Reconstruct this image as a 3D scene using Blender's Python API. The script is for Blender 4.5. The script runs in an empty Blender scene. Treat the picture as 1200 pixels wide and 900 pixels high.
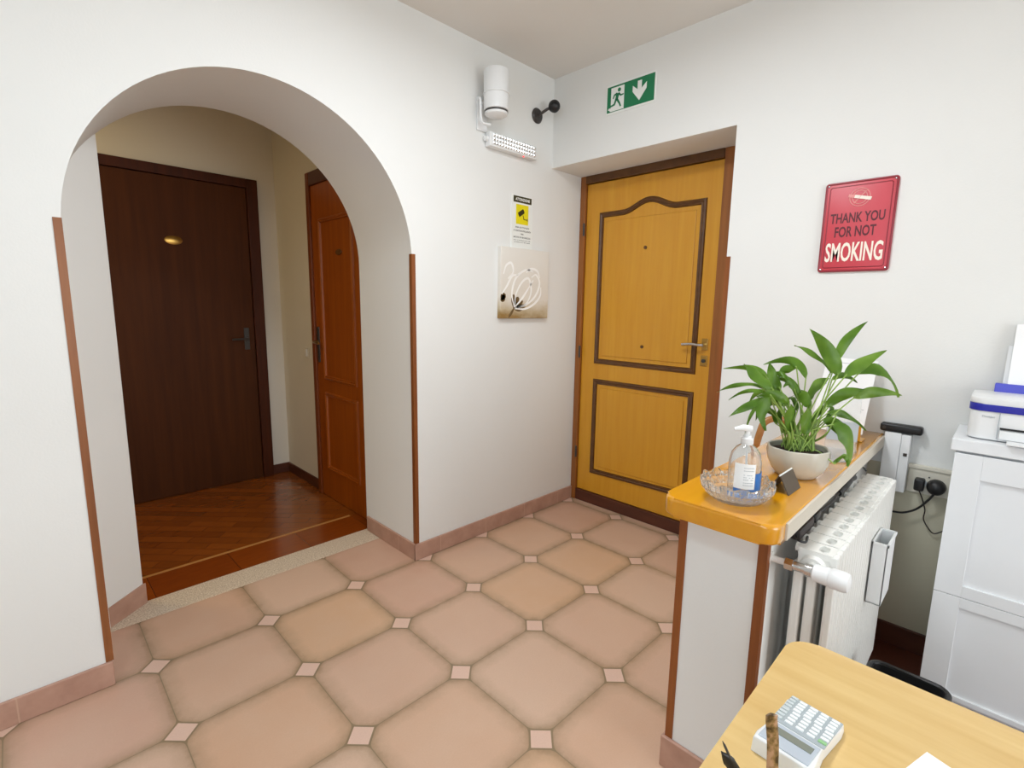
import bpy, bmesh, math, random
from mathutils import Vector, Matrix
random.seed(7)
D = bpy.data
scene = bpy.context.scene
COL = scene.collection
PI = math.pi
# ---------------------------------------------------------------- camera
cd = D.cameras.new('camera'); cd.sensor_width = 36.0; cd.lens = 17.629; cd.clip_start = 0.02
cam = D.objects.new('camera', cd); COL.objects.link(cam)
Rm = Matrix(((0.70778, 0.09808, -0.69959), (-0.70626, 0.11978, -0.69774), (0.01536, 0.98794, 0.15405)))
cam.matrix_world = Matrix.Translation((0, 0, 1.35)) @ Rm.to_4x4()
scene.camera = cam
# ---------------------------------------------------------------- world, lights, exposure
w = D.worlds.new('world'); scene.world = w; w.use_nodes = True
w.node_tree.nodes['Background'].inputs[0].default_value = (1.0, 0.97, 0.95, 1)
w.node_tree.nodes['Background'].inputs[1].default_value = 2.6
scene.view_settings.view_transform = 'Standard'
scene.view_settings.look = 'None'
scene.view_settings.exposure = -0.16
scene.view_settings.gamma = 1.0
scene.view_settings.use_curve_mapping = False

def area_light(name, loc, rot, sx, sy, power, color):
    l = D.lights.new(name, 'AREA'); l.shape = 'RECTANGLE'; l.size = sx; l.size_y = sy
    l.energy = power; l.color = color
    o = D.objects.new(name, l); COL.objects.link(o); o.location = loc; o.rotation_euler = rot
    return o
# added unseen fill lights behind the viewpoint and in the hall; two ceiling lamps
LIGHTS = {
    'fill_light_left': ((-2.27, -0.4, 1.75), (0, -PI / 2, 0), 1.3, 1.5, (8, 12, 16)),
    'fill_light_rear': ((1.1, -2.57, 1.30), (PI / 2, 0, 0), 1.8, 1.9, (30, 34, 36)),
    'ceiling_lamp_light': ((1.10, 0.90, 2.60), (0, 0, 0), 0.34, 0.34, (23, 24.5, 26)),
    'ceiling_lamp_light_left': ((-0.7, 0.3, 2.60), (0, 0, 0), 0.34, 0.34, (9, 12, 13.5)),
    'fill_light_hall': ((-0.3, 3.4, 2.60), (0, 0, 0), 0.25, 0.25, (11, 8.2, 3.8)),
}
for name, (loc, rot, sx, sy, rgb) in LIGHTS.items():
    k = max(rgb)
    if k > 0: area_light(name, loc, rot, sx, sy, k, tuple(c / k for c in rgb))

# ---------------------------------------------------------------- materials
MATS = {}
def srgb(r, g, b):
    f = lambda c: (c / 12.92 if c <= 0.04045 else ((c + 0.055) / 1.055) ** 2.4)
    return (f(r / 255), f(g / 255), f(b / 255), 1)

class NT:
    def __init__(s, name, rough=0.5, metal=0.0, **kw):
        s.m = D.materials.new(name); s.m.use_nodes = True
        s.t = s.m.node_tree; s.b = s.t.nodes['Principled BSDF']
        s.b.inputs['Roughness'].default_value = rough; s.b.inputs['Metallic'].default_value = metal
        for k, v in kw.items():
            s.b.inputs[k].default_value = v
        MATS[name] = s.m
    def n(s, typ, **kw):
        nd = s.t.nodes.new(typ)
        for k, v in kw.items(): setattr(nd, k, v)
        return nd
    def l(s, a, b): s.t.links.new(a, b)
    def math(s, op, a, b=None, c=None):
        nd = s.n('ShaderNodeMath', operation=op)
        for i, x in enumerate((a, b, c)):
            if x is None: continue
            if isinstance(x, (int, float)): nd.inputs[i].default_value = x
            else: s.l(x, nd.inputs[i])
        return nd.outputs[0]
    def noise(s, scale, detail=3, vec=None, rough=0.5):
        nd = s.n('ShaderNodeTexNoise'); nd.inputs['Scale'].default_value = scale; nd.inputs['Detail'].default_value = detail
        nd.inputs['Roughness'].default_value = rough
        if vec is not None: s.l(vec, nd.inputs['Vector'])
        return nd.outputs['Fac']
    def ramp(s, fac, stops):
        nd = s.n('ShaderNodeValToRGB'); e = nd.color_ramp.elements
        while len(e) < len(stops): e.new(0.5)
        for i, (p, c) in enumerate(stops): e[i].position = p; e[i].color = c
        s.l(fac, nd.inputs[0]); return nd.outputs[0]
    def mix(s, fac, a, b):
        nd = s.n('ShaderNodeMix', data_type='RGBA')
        for i, x in ((0, fac), (6, a), (7, b)):
            if isinstance(x, (int, float)): nd.inputs[i].default_value = x
            elif isinstance(x, tuple): nd.inputs[i].default_value = x
            else: s.l(x, nd.inputs[i])
        return nd.outputs[2]
    def bump(s, h, strength=0.2, dist=0.01):
        nd = s.n('ShaderNodeBump'); nd.inputs['Strength'].default_value = strength; nd.inputs['Distance'].default_value = dist
        s.l(h, nd.inputs['Height']); s.l(nd.outputs[0], s.b.inputs['Normal'])
    def pos(s, scale=(1, 1, 1), rot=(0, 0, 0), loc=(0, 0, 0), obj=False):
        if obj: src = s.n('ShaderNodeTexCoord').outputs['Object']
        else: src = s.n('ShaderNodeNewGeometry').outputs['Position']
        mp = s.n('ShaderNodeMapping'); mp.inputs['Scale'].default_value = scale
        mp.inputs['Rotation'].default_value = rot; mp.inputs['Location'].default_value = loc
        s.l(src, mp.inputs['Vector']); return mp.outputs[0]
    def color(s, c):
        if isinstance(c, tuple): s.b.inputs['Base Color'].default_value = c
        else: s.l(c, s.b.inputs['Base Color'])

def plain(name, rgb, rough=0.5, metal=0.0, var=0.05, scale=25, bump=0.0, **kw):
    t = NT(name, rough, metal, **kw)
    c = srgb(*rgb); d = tuple(x * (1 - var) for x in c[:3]) + (1,)
    f = t.noise(scale, 3, t.pos(obj=True)); t.color(t.mix(f, c, d))
    if bump: t.bump(f, bump, 0.003)
    return t.m

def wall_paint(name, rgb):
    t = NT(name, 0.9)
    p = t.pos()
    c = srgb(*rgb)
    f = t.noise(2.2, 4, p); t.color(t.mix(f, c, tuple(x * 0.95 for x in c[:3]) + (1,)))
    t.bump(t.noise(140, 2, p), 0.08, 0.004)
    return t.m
M_WALL = wall_paint('wall_paint', (234, 234, 231))
M_HALL = wall_paint('hall_bounce_tint', (224, 218, 206))  # wall paint with the hall's warm bounce light put into the colour
M_LOWSHADE = wall_paint('lower_shade_tint', (196, 190, 168))  # shade low on the right wall, put into the colour
M_EDGE = wall_paint('pale_edge_tone', (206, 198, 184))
M_CEIL = wall_paint('ceiling_paint', (230, 226, 220))

def tile_floor():
    t = NT('terracotta_floor', 0.42)
    s_ = 0.4027; a = math.radians(-0.39)
    g = t.n('ShaderNodeNewGeometry').outputs['Position']
    sep = t.n('ShaderNodeSeparateXYZ'); t.l(g, sep.inputs[0])
    x = t.math('SUBTRACT', sep.outputs[0], 1.468); y = t.math('SUBTRACT', sep.outputs[1], 1.3056)
    ca, sa = math.cos(a) / s_, math.sin(a) / s_
    u = t.math('ADD', t.math('MULTIPLY', x, ca), t.math('MULTIPLY', y, sa))
    v = t.math('SUBTRACT', t.math('MULTIPLY', y, ca), t.math('MULTIPLY', x, sa))
    def dist(q):   # metres to the nearest grid line
        return t.math('MULTIPLY', t.math('ABSOLUTE', t.math('SUBTRACT', q, t.math('ROUND', q))), s_)
    du, dv = dist(u), dist(v)
    diag = t.math('MULTIPLY', t.math('ADD', du, dv), 0.70711)
    inset = t.math('LESS_THAN', diag, 0.0325)
    wob = t.math('MULTIPLY', t.math('SUBTRACT', t.noise(22, 3, g), 0.5), 0.006)
    # rounded octagon: smooth minimum of the straight and the cut edges
    lo = t.math('MINIMUM', du, dv); cut = t.math('SUBTRACT', diag, 0.0375)
    e = t.math('SMOOTH_MIN', lo, cut, 0.018)
    e = t.math('ADD', e, 0.0012)
    e = t.math('MAXIMUM', e, 0.0)
    # one random tone per tile
    cell = t.n('ShaderNodeCombineXYZ'); t.l(t.math('FLOOR', u), cell.inputs[0]); t.l(t.math('FLOOR', v), cell.inputs[1])
    wn = t.n('ShaderNodeTexWhiteNoise'); wn.noise_dimensions = '3D'; t.l(cell.outputs[0], wn.inputs['Vector'])
    base = t.ramp(wn.outputs['Value'], [(0.0, srgb(216, 182, 158)), (0.35, srgb(208, 168, 144)), (0.6, srgb(214, 170, 130)), (0.8, srgb(206, 160, 140)), (1.0, srgb(200, 154, 128))])
    pn = t.noise(5, 4, g, 0.6); base = t.mix(t.math('MULTIPLY', pn, 0.7), base, srgb(222, 192, 168))
    fine = t.noise(200, 3, g, 0.7); base = t.mix(t.math('MULTIPLY', fine, 0.40), base, srgb(178, 142, 118))
    # glaze burnt darker near each tile edge
    er = t.math('ADD', e, t.math('MULTIPLY', t.math('SUBTRACT', t.noise(17, 5, g, 0.7), 0.5), 0.05))
    k = t.ramp(t.math('MULTIPLY', er, 17.0), [(0.0, (1, 1, 1, 1)), (0.35, (0.42, 0.42, 0.42, 1)), (1.0, (0, 0, 0, 1))])
    col = t.mix(t.math('MULTIPLY', k, 0.72), base, srgb(146, 122, 92))
    grout = t.math('LESS_THAN', e, 0.0028)
    col = t.mix(t.math('MULTIPLY', grout, 0.85), col, srgb(136, 116, 88))
    ins = t.mix(fine, srgb(228, 194, 176), srgb(212, 176, 156))
    col = t.mix(inset, col, ins)
    t.color(col)
    h = t.math('MINIMUM', t.math('MULTIPLY', t.math('ADD', e, wob), 60.0), 1.0)
    h = t.math('MAXIMUM', h, inset)
    h = t.math('ADD', h, t.math('MULTIPLY', fine, 0.04))
    t.bump(h, 0.35, 0.004)
    rr = t.math('ADD', t.math('MULTIPLY', pn, 0.25), 0.30); t.l(rr, t.b.inputs['Roughness'])
    return t.m
M_TILE = tile_floor()

def wood(name, c1, c2, scale=(1, 1, 1), rough=0.35, obj=False, grain=14, coat=0.0, c3=None):
    t = NT(name, rough)
    p = t.pos(scale=scale, obj=obj)
    f = t.noise(grain, 5, p, 0.6); g = t.noise(grain * 0.25, 2, p)
    col = t.ramp(f, [(0.3, srgb(*c1)), (0.7, srgb(*c2))])
    if c3: col = t.mix(t.math('MULTIPLY', g, 0.5), col, srgb(*c3))
    t.color(col); t.b.inputs['Coat Weight'].default_value = coat; t.b.inputs['Coat Roughness'].default_value = 0.2
    t.bump(f, 0.05, 0.002)
    return t.m
M_DOOR = wood('golden_door_wood', (206, 142, 28), (218, 160, 44), (1, 1, 0.06), 0.38, grain=30, coat=0.15, c3=(200, 136, 26))
M_FRAME = wood('door_frame_wood', (128, 74, 28), (160, 98, 40), (1, 1, 0.05), 0.4, grain=30)
M_MOLD = wood('walnut_moulding', (78, 46, 14), (100, 62, 22), (1, 1, 1), 0.4, grain=20)
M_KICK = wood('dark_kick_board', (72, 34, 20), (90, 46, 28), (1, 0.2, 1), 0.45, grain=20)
M_STRIP = wood('corner_strip_wood', (118, 62, 20), (146, 82, 32), (1, 1, 0.05), 0.4, grain=30)
M_STRIP2 = wood('corner_strip_pale', (126, 72, 34), (152, 94, 50), (1, 1, 0.05), 0.4, grain=30)
M_DARKDOOR = wood('dark_walnut_door', (66, 30, 2), (80, 40, 6), (1, 1, 0.05), 0.6, grain=24)
M_DARKDOOR.node_tree.nodes['Principled BSDF'].inputs['Specular IOR Level'].default_value = 0.2
M_DARKFRAME = wood('dark_walnut_frame', (58, 22, 4), (76, 32, 6), (1, 1, 0.05), 0.5, grain=24)
M_DARKFRAME.node_tree.nodes['Principled BSDF'].inputs['Specular IOR Level'].default_value = 0.25
M_HALLDOOR = wood('chestnut_door', (138, 64, 6), (160, 80, 12), (1, 1, 0.05), 0.35, grain=24)
M_HALLFRAME = wood('chestnut_frame', (104, 46, 10), (124, 58, 16), (1, 1, 0.05), 0.4, grain=24)
M_BOARD = wood('varnished_counter_wood', (212, 142, 8), (222, 158, 20), (0.08, 1, 1), 0.22, grain=26, coat=1.0, c3=(208, 136, 10))
M_BAMBOO = wood('bamboo_table_wood', (226, 192, 128), (208, 166, 98), (1, 0.09, 1), 0.4, grain=34, c3=(232, 204, 146))

def parquet():
    t = NT('parquet_floor', 0.24)
    g = t.n('ShaderNodeNewGeometry').outputs['Position']
    sep = t.n('ShaderNodeSeparateXYZ'); t.l(g, sep.inputs[0])
    border = t.math('LESS_THAN', sep.outputs[1], 2.885)
    br = t.n('ShaderNodeTexBrick'); br.offset = 0.5
    mp = t.n('ShaderNodeMapping'); mp.inputs['Rotation'].default_value = (0, 0, math.radians(45)); t.l(g, mp.inputs[0]); t.l(mp.outputs[0], br.inputs['Vector'])
    br.inputs['Scale'].default_value = 1.0; br.inputs['Brick Width'].default_value = 0.28; br.inputs['Row Height'].default_value = 0.07
    br.inputs['Mortar Size'].default_value = 0.0012; br.inputs['Color1'].default_value = srgb(150, 80, 24); br.inputs['Color2'].default_value = srgb(128, 66, 18); br.inputs['Mortar'].default_value = srgb(60, 30, 14)
    b2 = t.n('ShaderNodeTexBrick'); b2.offset = 0.5; t.l(g, b2.inputs['Vector'])
    b2.inputs['Scale'].default_value = 1.0; b2.inputs['Brick Width'].default_value = 0.36; b2.inputs['Row Height'].default_value = 0.24
    b2.inputs['Mortar Size'].default_value = 0.0012; b2.inputs['Color1'].default_value = srgb(150, 72, 14); b2.inputs['Color2'].default_value = srgb(132, 60, 12); b2.inputs['Mortar'].default_value = srgb(60, 30, 14)
    col = t.mix(border, br.outputs['Color'], b2.outputs['Color'])
    f = t.noise(12, 5, t.pos(scale=(1, 4, 1)), 0.6)
    nd = t.n('ShaderNodeMix', data_type='RGBA', blend_type='MULTIPLY'); nd.inputs[0].default_value = 0.5
    t.l(col, nd.inputs[6]); t.l(t.ramp(f, [(0.2, (0.5, 0.45, 0.4, 1)), (0.8, (1.1, 1.1, 1.1, 1))]), nd.inputs[7])
    t.color(nd.outputs[2]); t.b.inputs['Coat Weight'].default_value = 0.4; t.b.inputs['Coat Roughness'].default_value = 0.12
    return t.m
M_PARQ = parquet()
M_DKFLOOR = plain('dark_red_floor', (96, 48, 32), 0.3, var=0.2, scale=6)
M_INLAY = plain('pale_inlay_wood', (186, 130, 66), 0.3)

def granite():
    t = NT('speckled_stone', 0.5); g = t.pos()
    f = t.noise(160, 4, g, 0.8)
    t.color(t.ramp(f, [(0.33, srgb(150, 126, 104)), (0.48, srgb(206, 186, 162)), (0.66, srgb(240, 228, 210))]))
    return t.m
M_STONE = granite()
def skirting():
    t = NT('terracotta_skirting', 0.5); g = t.n('ShaderNodeNewGeometry').outputs['Position']
    sep = t.n('ShaderNodeSeparateXYZ'); t.l(g, sep.inputs[0])
    su = t.math('DIVIDE', t.math('ADD', sep.outputs[0], sep.outputs[1]), 0.335)
    j = t.math('LESS_THAN', t.math('ABSOLUTE', t.math('SUBTRACT', su, t.math('ROUND', su))), 0.006)
    f = t.noise(9, 4, g, 0.6)
    c = t.ramp(f, [(0.3, srgb(172, 132, 114)), (0.7, srgb(194, 154, 134))])
    t.color(t.mix(j, c, srgb(196, 160, 138))); t.bump(f, 0.1, 0.003); return t.m
M_SKIRT = skirting()
M_WHITE = plain('white_plastic', (236, 237, 237), 0.35, var=0.03)
M_WHITE2 = plain('white_lacquer', (234, 236, 238), 0.4, var=0.02)
M_ENAMEL = plain('white_enamel', (238, 237, 232), 0.3, var=0.05)
M_CREAM = plain('cream_plastic', (222, 216, 200), 0.45)
M_PAPER = plain('white_paper', (246, 246, 246), 0.8, var=0.02)
M_BLACK = plain('black_plastic', (26, 25, 26), 0.4, var=0.2)
M_DARKRUB = plain('dark_cable', (38, 26, 26), 0.5, var=0.2)
M_DGREY = plain('dark_grey_metal', (60, 56, 54), 0.35, var=0.1)
M_BLUE = plain('royal_blue_plastic', (36, 40, 160), 0.3)
M_BLUE2 = plain('violet_blue_plastic', (84, 88, 200), 0.35)
M_LGREY = plain('light_grey_plastic', (176, 182, 186), 0.4)
M_KEYBED = plain('key_bed_grey', (172, 180, 184), 0.5)
M_KEYW = plain('white_key', (240, 242, 242), 0.4)
M_KEYG = plain('pale_grey_key', (204, 210, 210), 0.4)
M_KEYGR = plain('green_key', (150, 200, 140), 0.4)
M_LCD = plain('lcd_grey', (128, 134, 122), 0.2)
M_PANEL = plain('bluish_grey_panel', (186, 194, 204), 0.3)
M_CHROME = plain('chrome', (205, 205, 205), 0.2, 1.0)
M_SILV = plain('silvery_reflector', (214, 214, 212), 0.3, 0.35)
M_BRASS = plain('brass', (190, 150, 80), 0.28, 1.0)
M_GREEN = plain('sign_green', (20, 122, 78), 0.4)
M_SIGNW = plain('sign_white', (240, 242, 238), 0.4)
M_YELLOW = plain('sign_yellow', (236, 220, 30), 0.4)
M_OLIVE = plain('sign_black_print', (58, 52, 20), 0.5)
M_INK = plain('grey_print', (96, 96, 92), 0.6)
M_RED = plain('sign_red_tin', (204, 66, 78), 0.38, var=0.12, scale=10)
M_REDDK = plain('dark_red_rim', (150, 42, 56), 0.35, var=0.2, scale=12)
M_MAROON = plain('maroon_print', (92, 26, 38), 0.5)
M_CREAMP = plain('cream_print', (248, 238, 224), 0.5)
M_PINKP = plain('pale_pink_print', (228, 150, 146), 0.5)
M_AMBER = plain('amber_bracket', (196, 140, 40), 0.3)
M_TENT = plain('dark_taupe_card', (82, 70, 56), 0.5)
M_POT = plain('off_white_ceramic', (206, 200, 186), 0.28, var=0.18, scale=9)
M_SOIL = plain('potting_soil', (60, 44, 30), 0.95, var=0.5, scale=60, bump=0.8)
M_HOOK = wood('bent_cane_wood', (150, 96, 44), (182, 124, 62), (1, 1, 1), 0.4, grain=20)
M_CANVAS_W = plain('painted_white', (252, 250, 246), 0.7)
M_CANVAS_B = plain('painted_brown', (118, 92, 54), 0.7, var=0.3, scale=40)
def leaf_mat():
    t = NT('leaf_green', 0.38); g = t.pos(obj=True)
    f = t.noise(9, 3, g); t.color(t.ramp(f, [(0.3, srgb(82, 124, 28)), (0.5, srgb(112, 154, 46)), (0.72, srgb(152, 186, 78))]))
    return t.m
M_LEAF = leaf_mat()
M_STEM = plain('stem_green', (150, 180, 84), 0.5, var=0.3)
def glass(name, tint, rough=0.03, ior=1.45, tr=1.0):
    t = NT(name, rough); t.color(srgb(*tint)); t.b.inputs['Transmission Weight'].default_value = tr; t.b.inputs['IOR'].default_value = ior
    return t.m
M_GLASS = glass('cut_glass', (252, 253, 253), 0.02, 1.45, 0.9)
M_CLEAR = glass('clear_plastic', (252, 253, 253), 0.04, 1.3, 0.93)
M_ACRYL = glass('clear_acrylic', (246, 248, 248), 0.03, 1.2, 0.8)
M_GEL = plain('blue_gel_label', (48, 120, 200), 0.4, var=0.35, scale=60)
def canvas_mat():
    t = NT('taupe_canvas', 0.8)
    src = t.n('ShaderNodeTexCoord').outputs['Generated']; sep = t.n('ShaderNodeSeparateXYZ'); t.l(src, sep.inputs[0])
    f = t.noise(4, 4, t.pos(obj=True, scale=(1, 1, 2)), 0.6)
    z = t.math('ADD', sep.outputs[2], t.math('MULTIPLY', t.math('SUBTRACT', f, 0.5), 0.5))
    z = t.math('SUBTRACT', z, t.math('MULTIPLY', sep.outputs[0], -0.02))
    t.color(t.ramp(z, [(-0.0, srgb(150, 118, 66)), (0.10, srgb(194, 176, 144)), (0.30, srgb(226, 218, 206)), (0.9, srgb(232, 228, 220))]))
    return t.m
M_CANVAS = canvas_mat()
def tortoise():
    t = NT('tortoiseshell', 0.2); f = t.noise(70, 3, t.pos(obj=True))
    t.color(t.ramp(f, [(0.38, srgb(60, 42, 22)), (0.5, srgb(128, 100, 60)), (0.6, srgb(176, 136, 104))])); return t.m
M_TORT = tortoise()
def emis(name, rgb, s):
    t = NT(name, 0.4); t.color(srgb(*rgb)); t.b.inputs['Emission Color'].default_value = srgb(*rgb); t.b.inputs['Emission Strength'].default_value = s
    return t.m
M_LEDRED = emis('red_indicator', (255, 60, 60), 3.0)
M_LAMPDISC = emis('lamp_diffuser', (255, 246, 232), 3.0)

# ---------------------------------------------------------------- geometry helpers
def V(*a): return Vector(a)
def box(bm, x0, x1, y0, y1, z0, z1, bev=0.0, seg=2, mi=0):
    vs = [bm.verts.new((x, y, z)) for x in (x0, x1) for y in (y0, y1) for z in (z0, z1)]
    fs = [(0, 1, 3, 2), (4, 6, 7, 5), (0, 4, 5, 1), (2, 3, 7, 6), (0, 2, 6, 4), (1, 5, 7, 3)]
    faces = [bm.faces.new([vs[i] for i in f]) for f in fs]
    for f in faces: f.material_index = mi
    if bev:
        es = list({e for f in faces for e in f.edges})
        bmesh.ops.bevel(bm, geom=es, offset=bev, segments=seg, affect='EDGES', profile=0.5)
def xbox(bm, M, sx, sy, sz, bev=0.0, seg=2):
    b2 = bmesh.new(); box(b2, -sx / 2, sx / 2, -sy / 2, sy / 2, -sz / 2, sz / 2, bev, seg)
    b2.transform(M); me = D.meshes.new('t'); b2.to_mesh(me); b2.free(); bm.from_mesh(me); D.meshes.remove(me)
def prism(bm, pts, d, bev=0.0):
    """closed polygon (3D points) extruded by vector d"""
    d = Vector(d); a = [bm.verts.new(p) for p in pts]; b = [bm.verts.new(Vector(p) + d) for p in pts]
    n = len(a); fs = [bm.faces.new(a), bm.faces.new(b[::-1])]
    for i in range(n):
        fs.append(bm.faces.new((a[i], b[i], b[(i + 1) % n], a[(i + 1) % n])))
    if bev:
        es = list(fs[0].edges) + list(fs[1].edges)
        bmesh.ops.bevel(bm, geom=es, offset=bev, segments=3, affect='EDGES', profile=0.5)
def tube(bm, pts, r, seg=8, caps=True, closed=False):
    pts = [Vector(p) for p in pts]; n = len(pts); rs = r if isinstance(r, (list, tuple)) else [r] * n
    rings = []; up = None
    for i, p in enumerate(pts):
        if closed: t = pts[(i + 1) % n] - pts[i - 1]
        else: t = pts[min(i + 1, n - 1)] - pts[max(i - 1, 0)]
        t.normalize()
        if up is None:
            up = t.orthogonal().normalized()
        up = (up - t * up.dot(t))
        if up.length < 1e-6: up = t.orthogonal()
        up.normalize(); s = t.cross(up)
        rings.append([bm.verts.new(p + (up * math.cos(2 * PI * k / seg) + s * math.sin(2 * PI * k / seg)) * rs[i]) for k in range(seg)])
    m = n if closed else n - 1
    for i in range(m):
        a, b = rings[i], rings[(i + 1) % n]
        for k in range(seg):
            bm.faces.new((a[k], a[(k + 1) % seg], b[(k + 1) % seg], b[k]))
    if caps and not closed:
        bm.faces.new(rings[0][::-1]); bm.faces.new(rings[-1])
def lathe(bm, prof, c=(0, 0, 0), seg=32, M=None, fn=None):
    c = Vector(c); rings = []
    for r, z in prof:
        ring = []
        for k in range(seg):
            a = 2 * PI * k / seg; rr = r * (fn(a, z) if fn else 1)
            p = Vector((rr * math.cos(a), rr * math.sin(a), z))
            if M is not None: p = M @ p
            ring.append(bm.verts.new(p + c))
        rings.append(ring)
    for i in range(len(rings) - 1):
        a, b = rings[i], rings[i + 1]
        for k in range(seg):
            bm.faces.new((a[k], a[(k + 1) % seg], b[(k + 1) % seg], b[k]))
    bm.faces.new(rings[0][::-1]); bm.faces.new(rings[-1])
def spline(pts, n=8):
    pts = [Vector(p) for p in pts]; out = []
    P = [pts[0] * 2 - pts[1]] + pts + [pts[-1] * 2 - pts[-2]]
    for i in range(1, len(P) - 2):
        for k in range(n):
            t = k / n; a, b, c, d = P[i - 1], P[i], P[i + 1], P[i + 2]
            out.append(0.5 * ((2 * b) + (c - a) * t + (2 * a - 5 * b + 4 * c - d) * t * t + (3 * b - a - 3 * c + d) * t ** 3))
    out.append(pts[-1]); return out
def rounded(x0, x1, y0, y1, z, r, seg=6, corners=(1, 1, 1, 1)):
    out = []
    cs = [(x1 - r, y1 - r, 0), (x0 + r, y1 - r, PI / 2), (x0 + r, y0 + r, PI), (x1 - r, y0 + r, 3 * PI / 2)]
    sh = [(x1, y1), (x0, y1), (x0, y0), (x1, y0)]
    for (cx, cy, a0), c, s in zip(cs, corners, sh):
        if not c: out.append((s[0], s[1], z)); continue
        for k in range(seg + 1):
            a = a0 + k * PI / 2 / seg; out.append((cx + r * math.cos(a), cy + r * math.sin(a), z))
    return out

def world_loc(o):
    v = Vector((0, 0, 0))
    while o is not None: v += o.location; o = o.parent
    return v
def obj(name, bm, mat, parent=None, smooth=False, label=None, origin=None):
    """links one mesh object; vertices are given in world metres"""
    bmesh.ops.recalc_face_normals(bm, faces=bm.faces)
    if parent is not None: off = world_loc(parent)
    elif origin is not None: off = Vector(origin)
    else:
        xs = [v.co for v in bm.verts]
        mn = [min(c[i] for c in xs) for i in range(3)]; mx = [max(c[i] for c in xs) for i in range(3)]
        off = Vector(((mn[0] + mx[0]) / 2, (mn[1] + mx[1]) / 2, mn[2]))
    bmesh.ops.translate(bm, verts=bm.verts, vec=-off)
    me = D.meshes.new(name); bm.to_mesh(me); bm.free()
    mats = mat if isinstance(mat, (list, tuple)) else [mat]
    for m in mats: me.materials.append(m)
    if smooth:
        for p in me.polygons: p.use_smooth = True
        try: me.set_sharp_from_angle(angle=math.radians(40))
        except Exception: pass
    o = D.objects.new(name, me); COL.objects.link(o)
    if parent is not None: o.parent = parent
    else: o.location = off
    if label: o['label'] = label
    return o
def thing(name, label, cat, loc, group=None):
    o = D.objects.new(name, None); o.empty_display_size = 0.05; COL.objects.link(o); o.location = loc
    o['label'] = label; o['category'] = cat
    if group: o['group'] = group
    return o
def tag(o, label, cat, group=None):
    o['label'] = label; o['category'] = cat
    if group: o['group'] = group
    return o
def struct(name, bm, mat, label=None, cat=None, **k):
    o = obj(name, bm, mat, None, origin=(0, 0, 0), **k); o['kind'] = 'structure'
    if label: o['label'] = label
    if cat: o['category'] = cat
    return o
def text(name, s, M, size, mat, parent, width=None, bold=0.0, extr=0.0004, align='CENTER', label=None, height=None):
    """M maps text space (x right, y up, z out) to world"""
    cu = D.curves.new('t', 'FONT'); cu.body = s; cu.size = size; cu.align_x = align; cu.align_y = 'CENTER'
    cu.offset = bold; cu.extrude = extr; cu.resolution_u = 3
    to = D.objects.new('t', cu); COL.objects.link(to)
    bpy.context.view_layer.update()
    me0 = D.meshes.new_from_object(to.evaluated_get(bpy.context.evaluated_depsgraph_get()))
    bm = bmesh.new(); bm.from_mesh(me0); D.objects.remove(to); D.curves.remove(cu); D.meshes.remove(me0)
    xs = [v.co.x for v in bm.verts]; ys = [v.co.y for v in bm.verts]
    cx, cy = ((min(xs) + max(xs)) / 2 if align == 'CENTER' else min(xs)), (min(ys) + max(ys)) / 2
    kx = width / (max(xs) - min(xs)) if width else 1
    ky = height / (max(ys) - min(ys)) if height else 1
    for v in bm.verts: v.co.x = (v.co.x - cx) * kx; v.co.y = (v.co.y - cy) * ky
    bm.transform(M)
    return obj(name, bm, mat, parent, label=label)
def frameA(x, y, z):   # drawing plane on wall A (faces -y): text x -> +x, up -> z, out -> -y
    return Matrix(((1, 0, 0, x), (0, 0, -1, y), (0, 1, 0, z), (0, 0, 0, 1)))
def frameB(x, y, z):   # on wall B (faces -x): text x -> -y, up -> z, out -> -x
    return Matrix(((0, 0, -1, x), (-1, 0, 0, y), (0, 1, 0, z), (0, 0, 0, 1)))
def flat(bm, M, pts, t=0.001):
    """polygon pts (2D) in frame M, thickness t outward"""
    P = [M @ Vector((a, b, 0)) for a, b in pts]; d = (M.to_3x3() @ Vector((0, 0, 1))) * t
    prism(bm, P, d)
def rect(x0, x1, y0, y1): return [(x0, y0), (x1, y0), (x1, y1), (x0, y1)]

# ---------------------------------------------------------------- the setting
YA, XB, ZC = 2.121, 2.445, 2.685
XD = 2.754            # plane of the entrance door
CX, CZ, CR = 0.784, 1.559, 0.638     # arch
YI = 2.640            # rear face of the arched wall
YH, XH = 4.036, 1.505 # hall back wall, hall right wall
X0, Y0 = -2.30, -2.60
b = bmesh.new(); box(b, X0 - 0.1, XD + 0.3, Y0 - 0.1, 2.478, -0.1, 0)
struct('floor', b, M_TILE, 'octagonal terracotta tile floor with small square insets', 'floor')
b = bmesh.new(); box(b, CX - CR - 0.0, CX + CR + 0.0, 2.478, YI, -0.1, 0.0005)
struct('trim_1', b, M_STONE, 'speckled beige stone strip across the arch threshold', 'threshold')
b = bmesh.new(); box(b, 1.262, XB, Y0, 0.3665, -0.001, 0.001)  # thin dark red-brown sheet laid over the tiles
struct('floor_dark_patch', b, M_DKFLOOR, 'dark red-brown patch of floor behind the desk', 'floor')
b = bmesh.new(); box(b, -1.4, XH + 0.1, YI, YH + 0.1, -0.1, 0.0)
struct('floor_hall', b, M_PARQ, 'glossy brown parquet floor in the hall beyond the arch', 'floor')
b = bmesh.new(); box(b, CX - CR + 0.05, XH - 0.07, 2.878, 2.898, -0.001, 0.0012)
struct('trim_2', b, M_INLAY)
b = bmesh.new(); box(b, X0 - 0.1, XD + 0.3, Y0 - 0.1, YH + 0.1, ZC, ZC + 0.1)
struct('ceiling', b, M_CEIL, 'plain off-white ceiling', 'ceiling')
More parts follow.
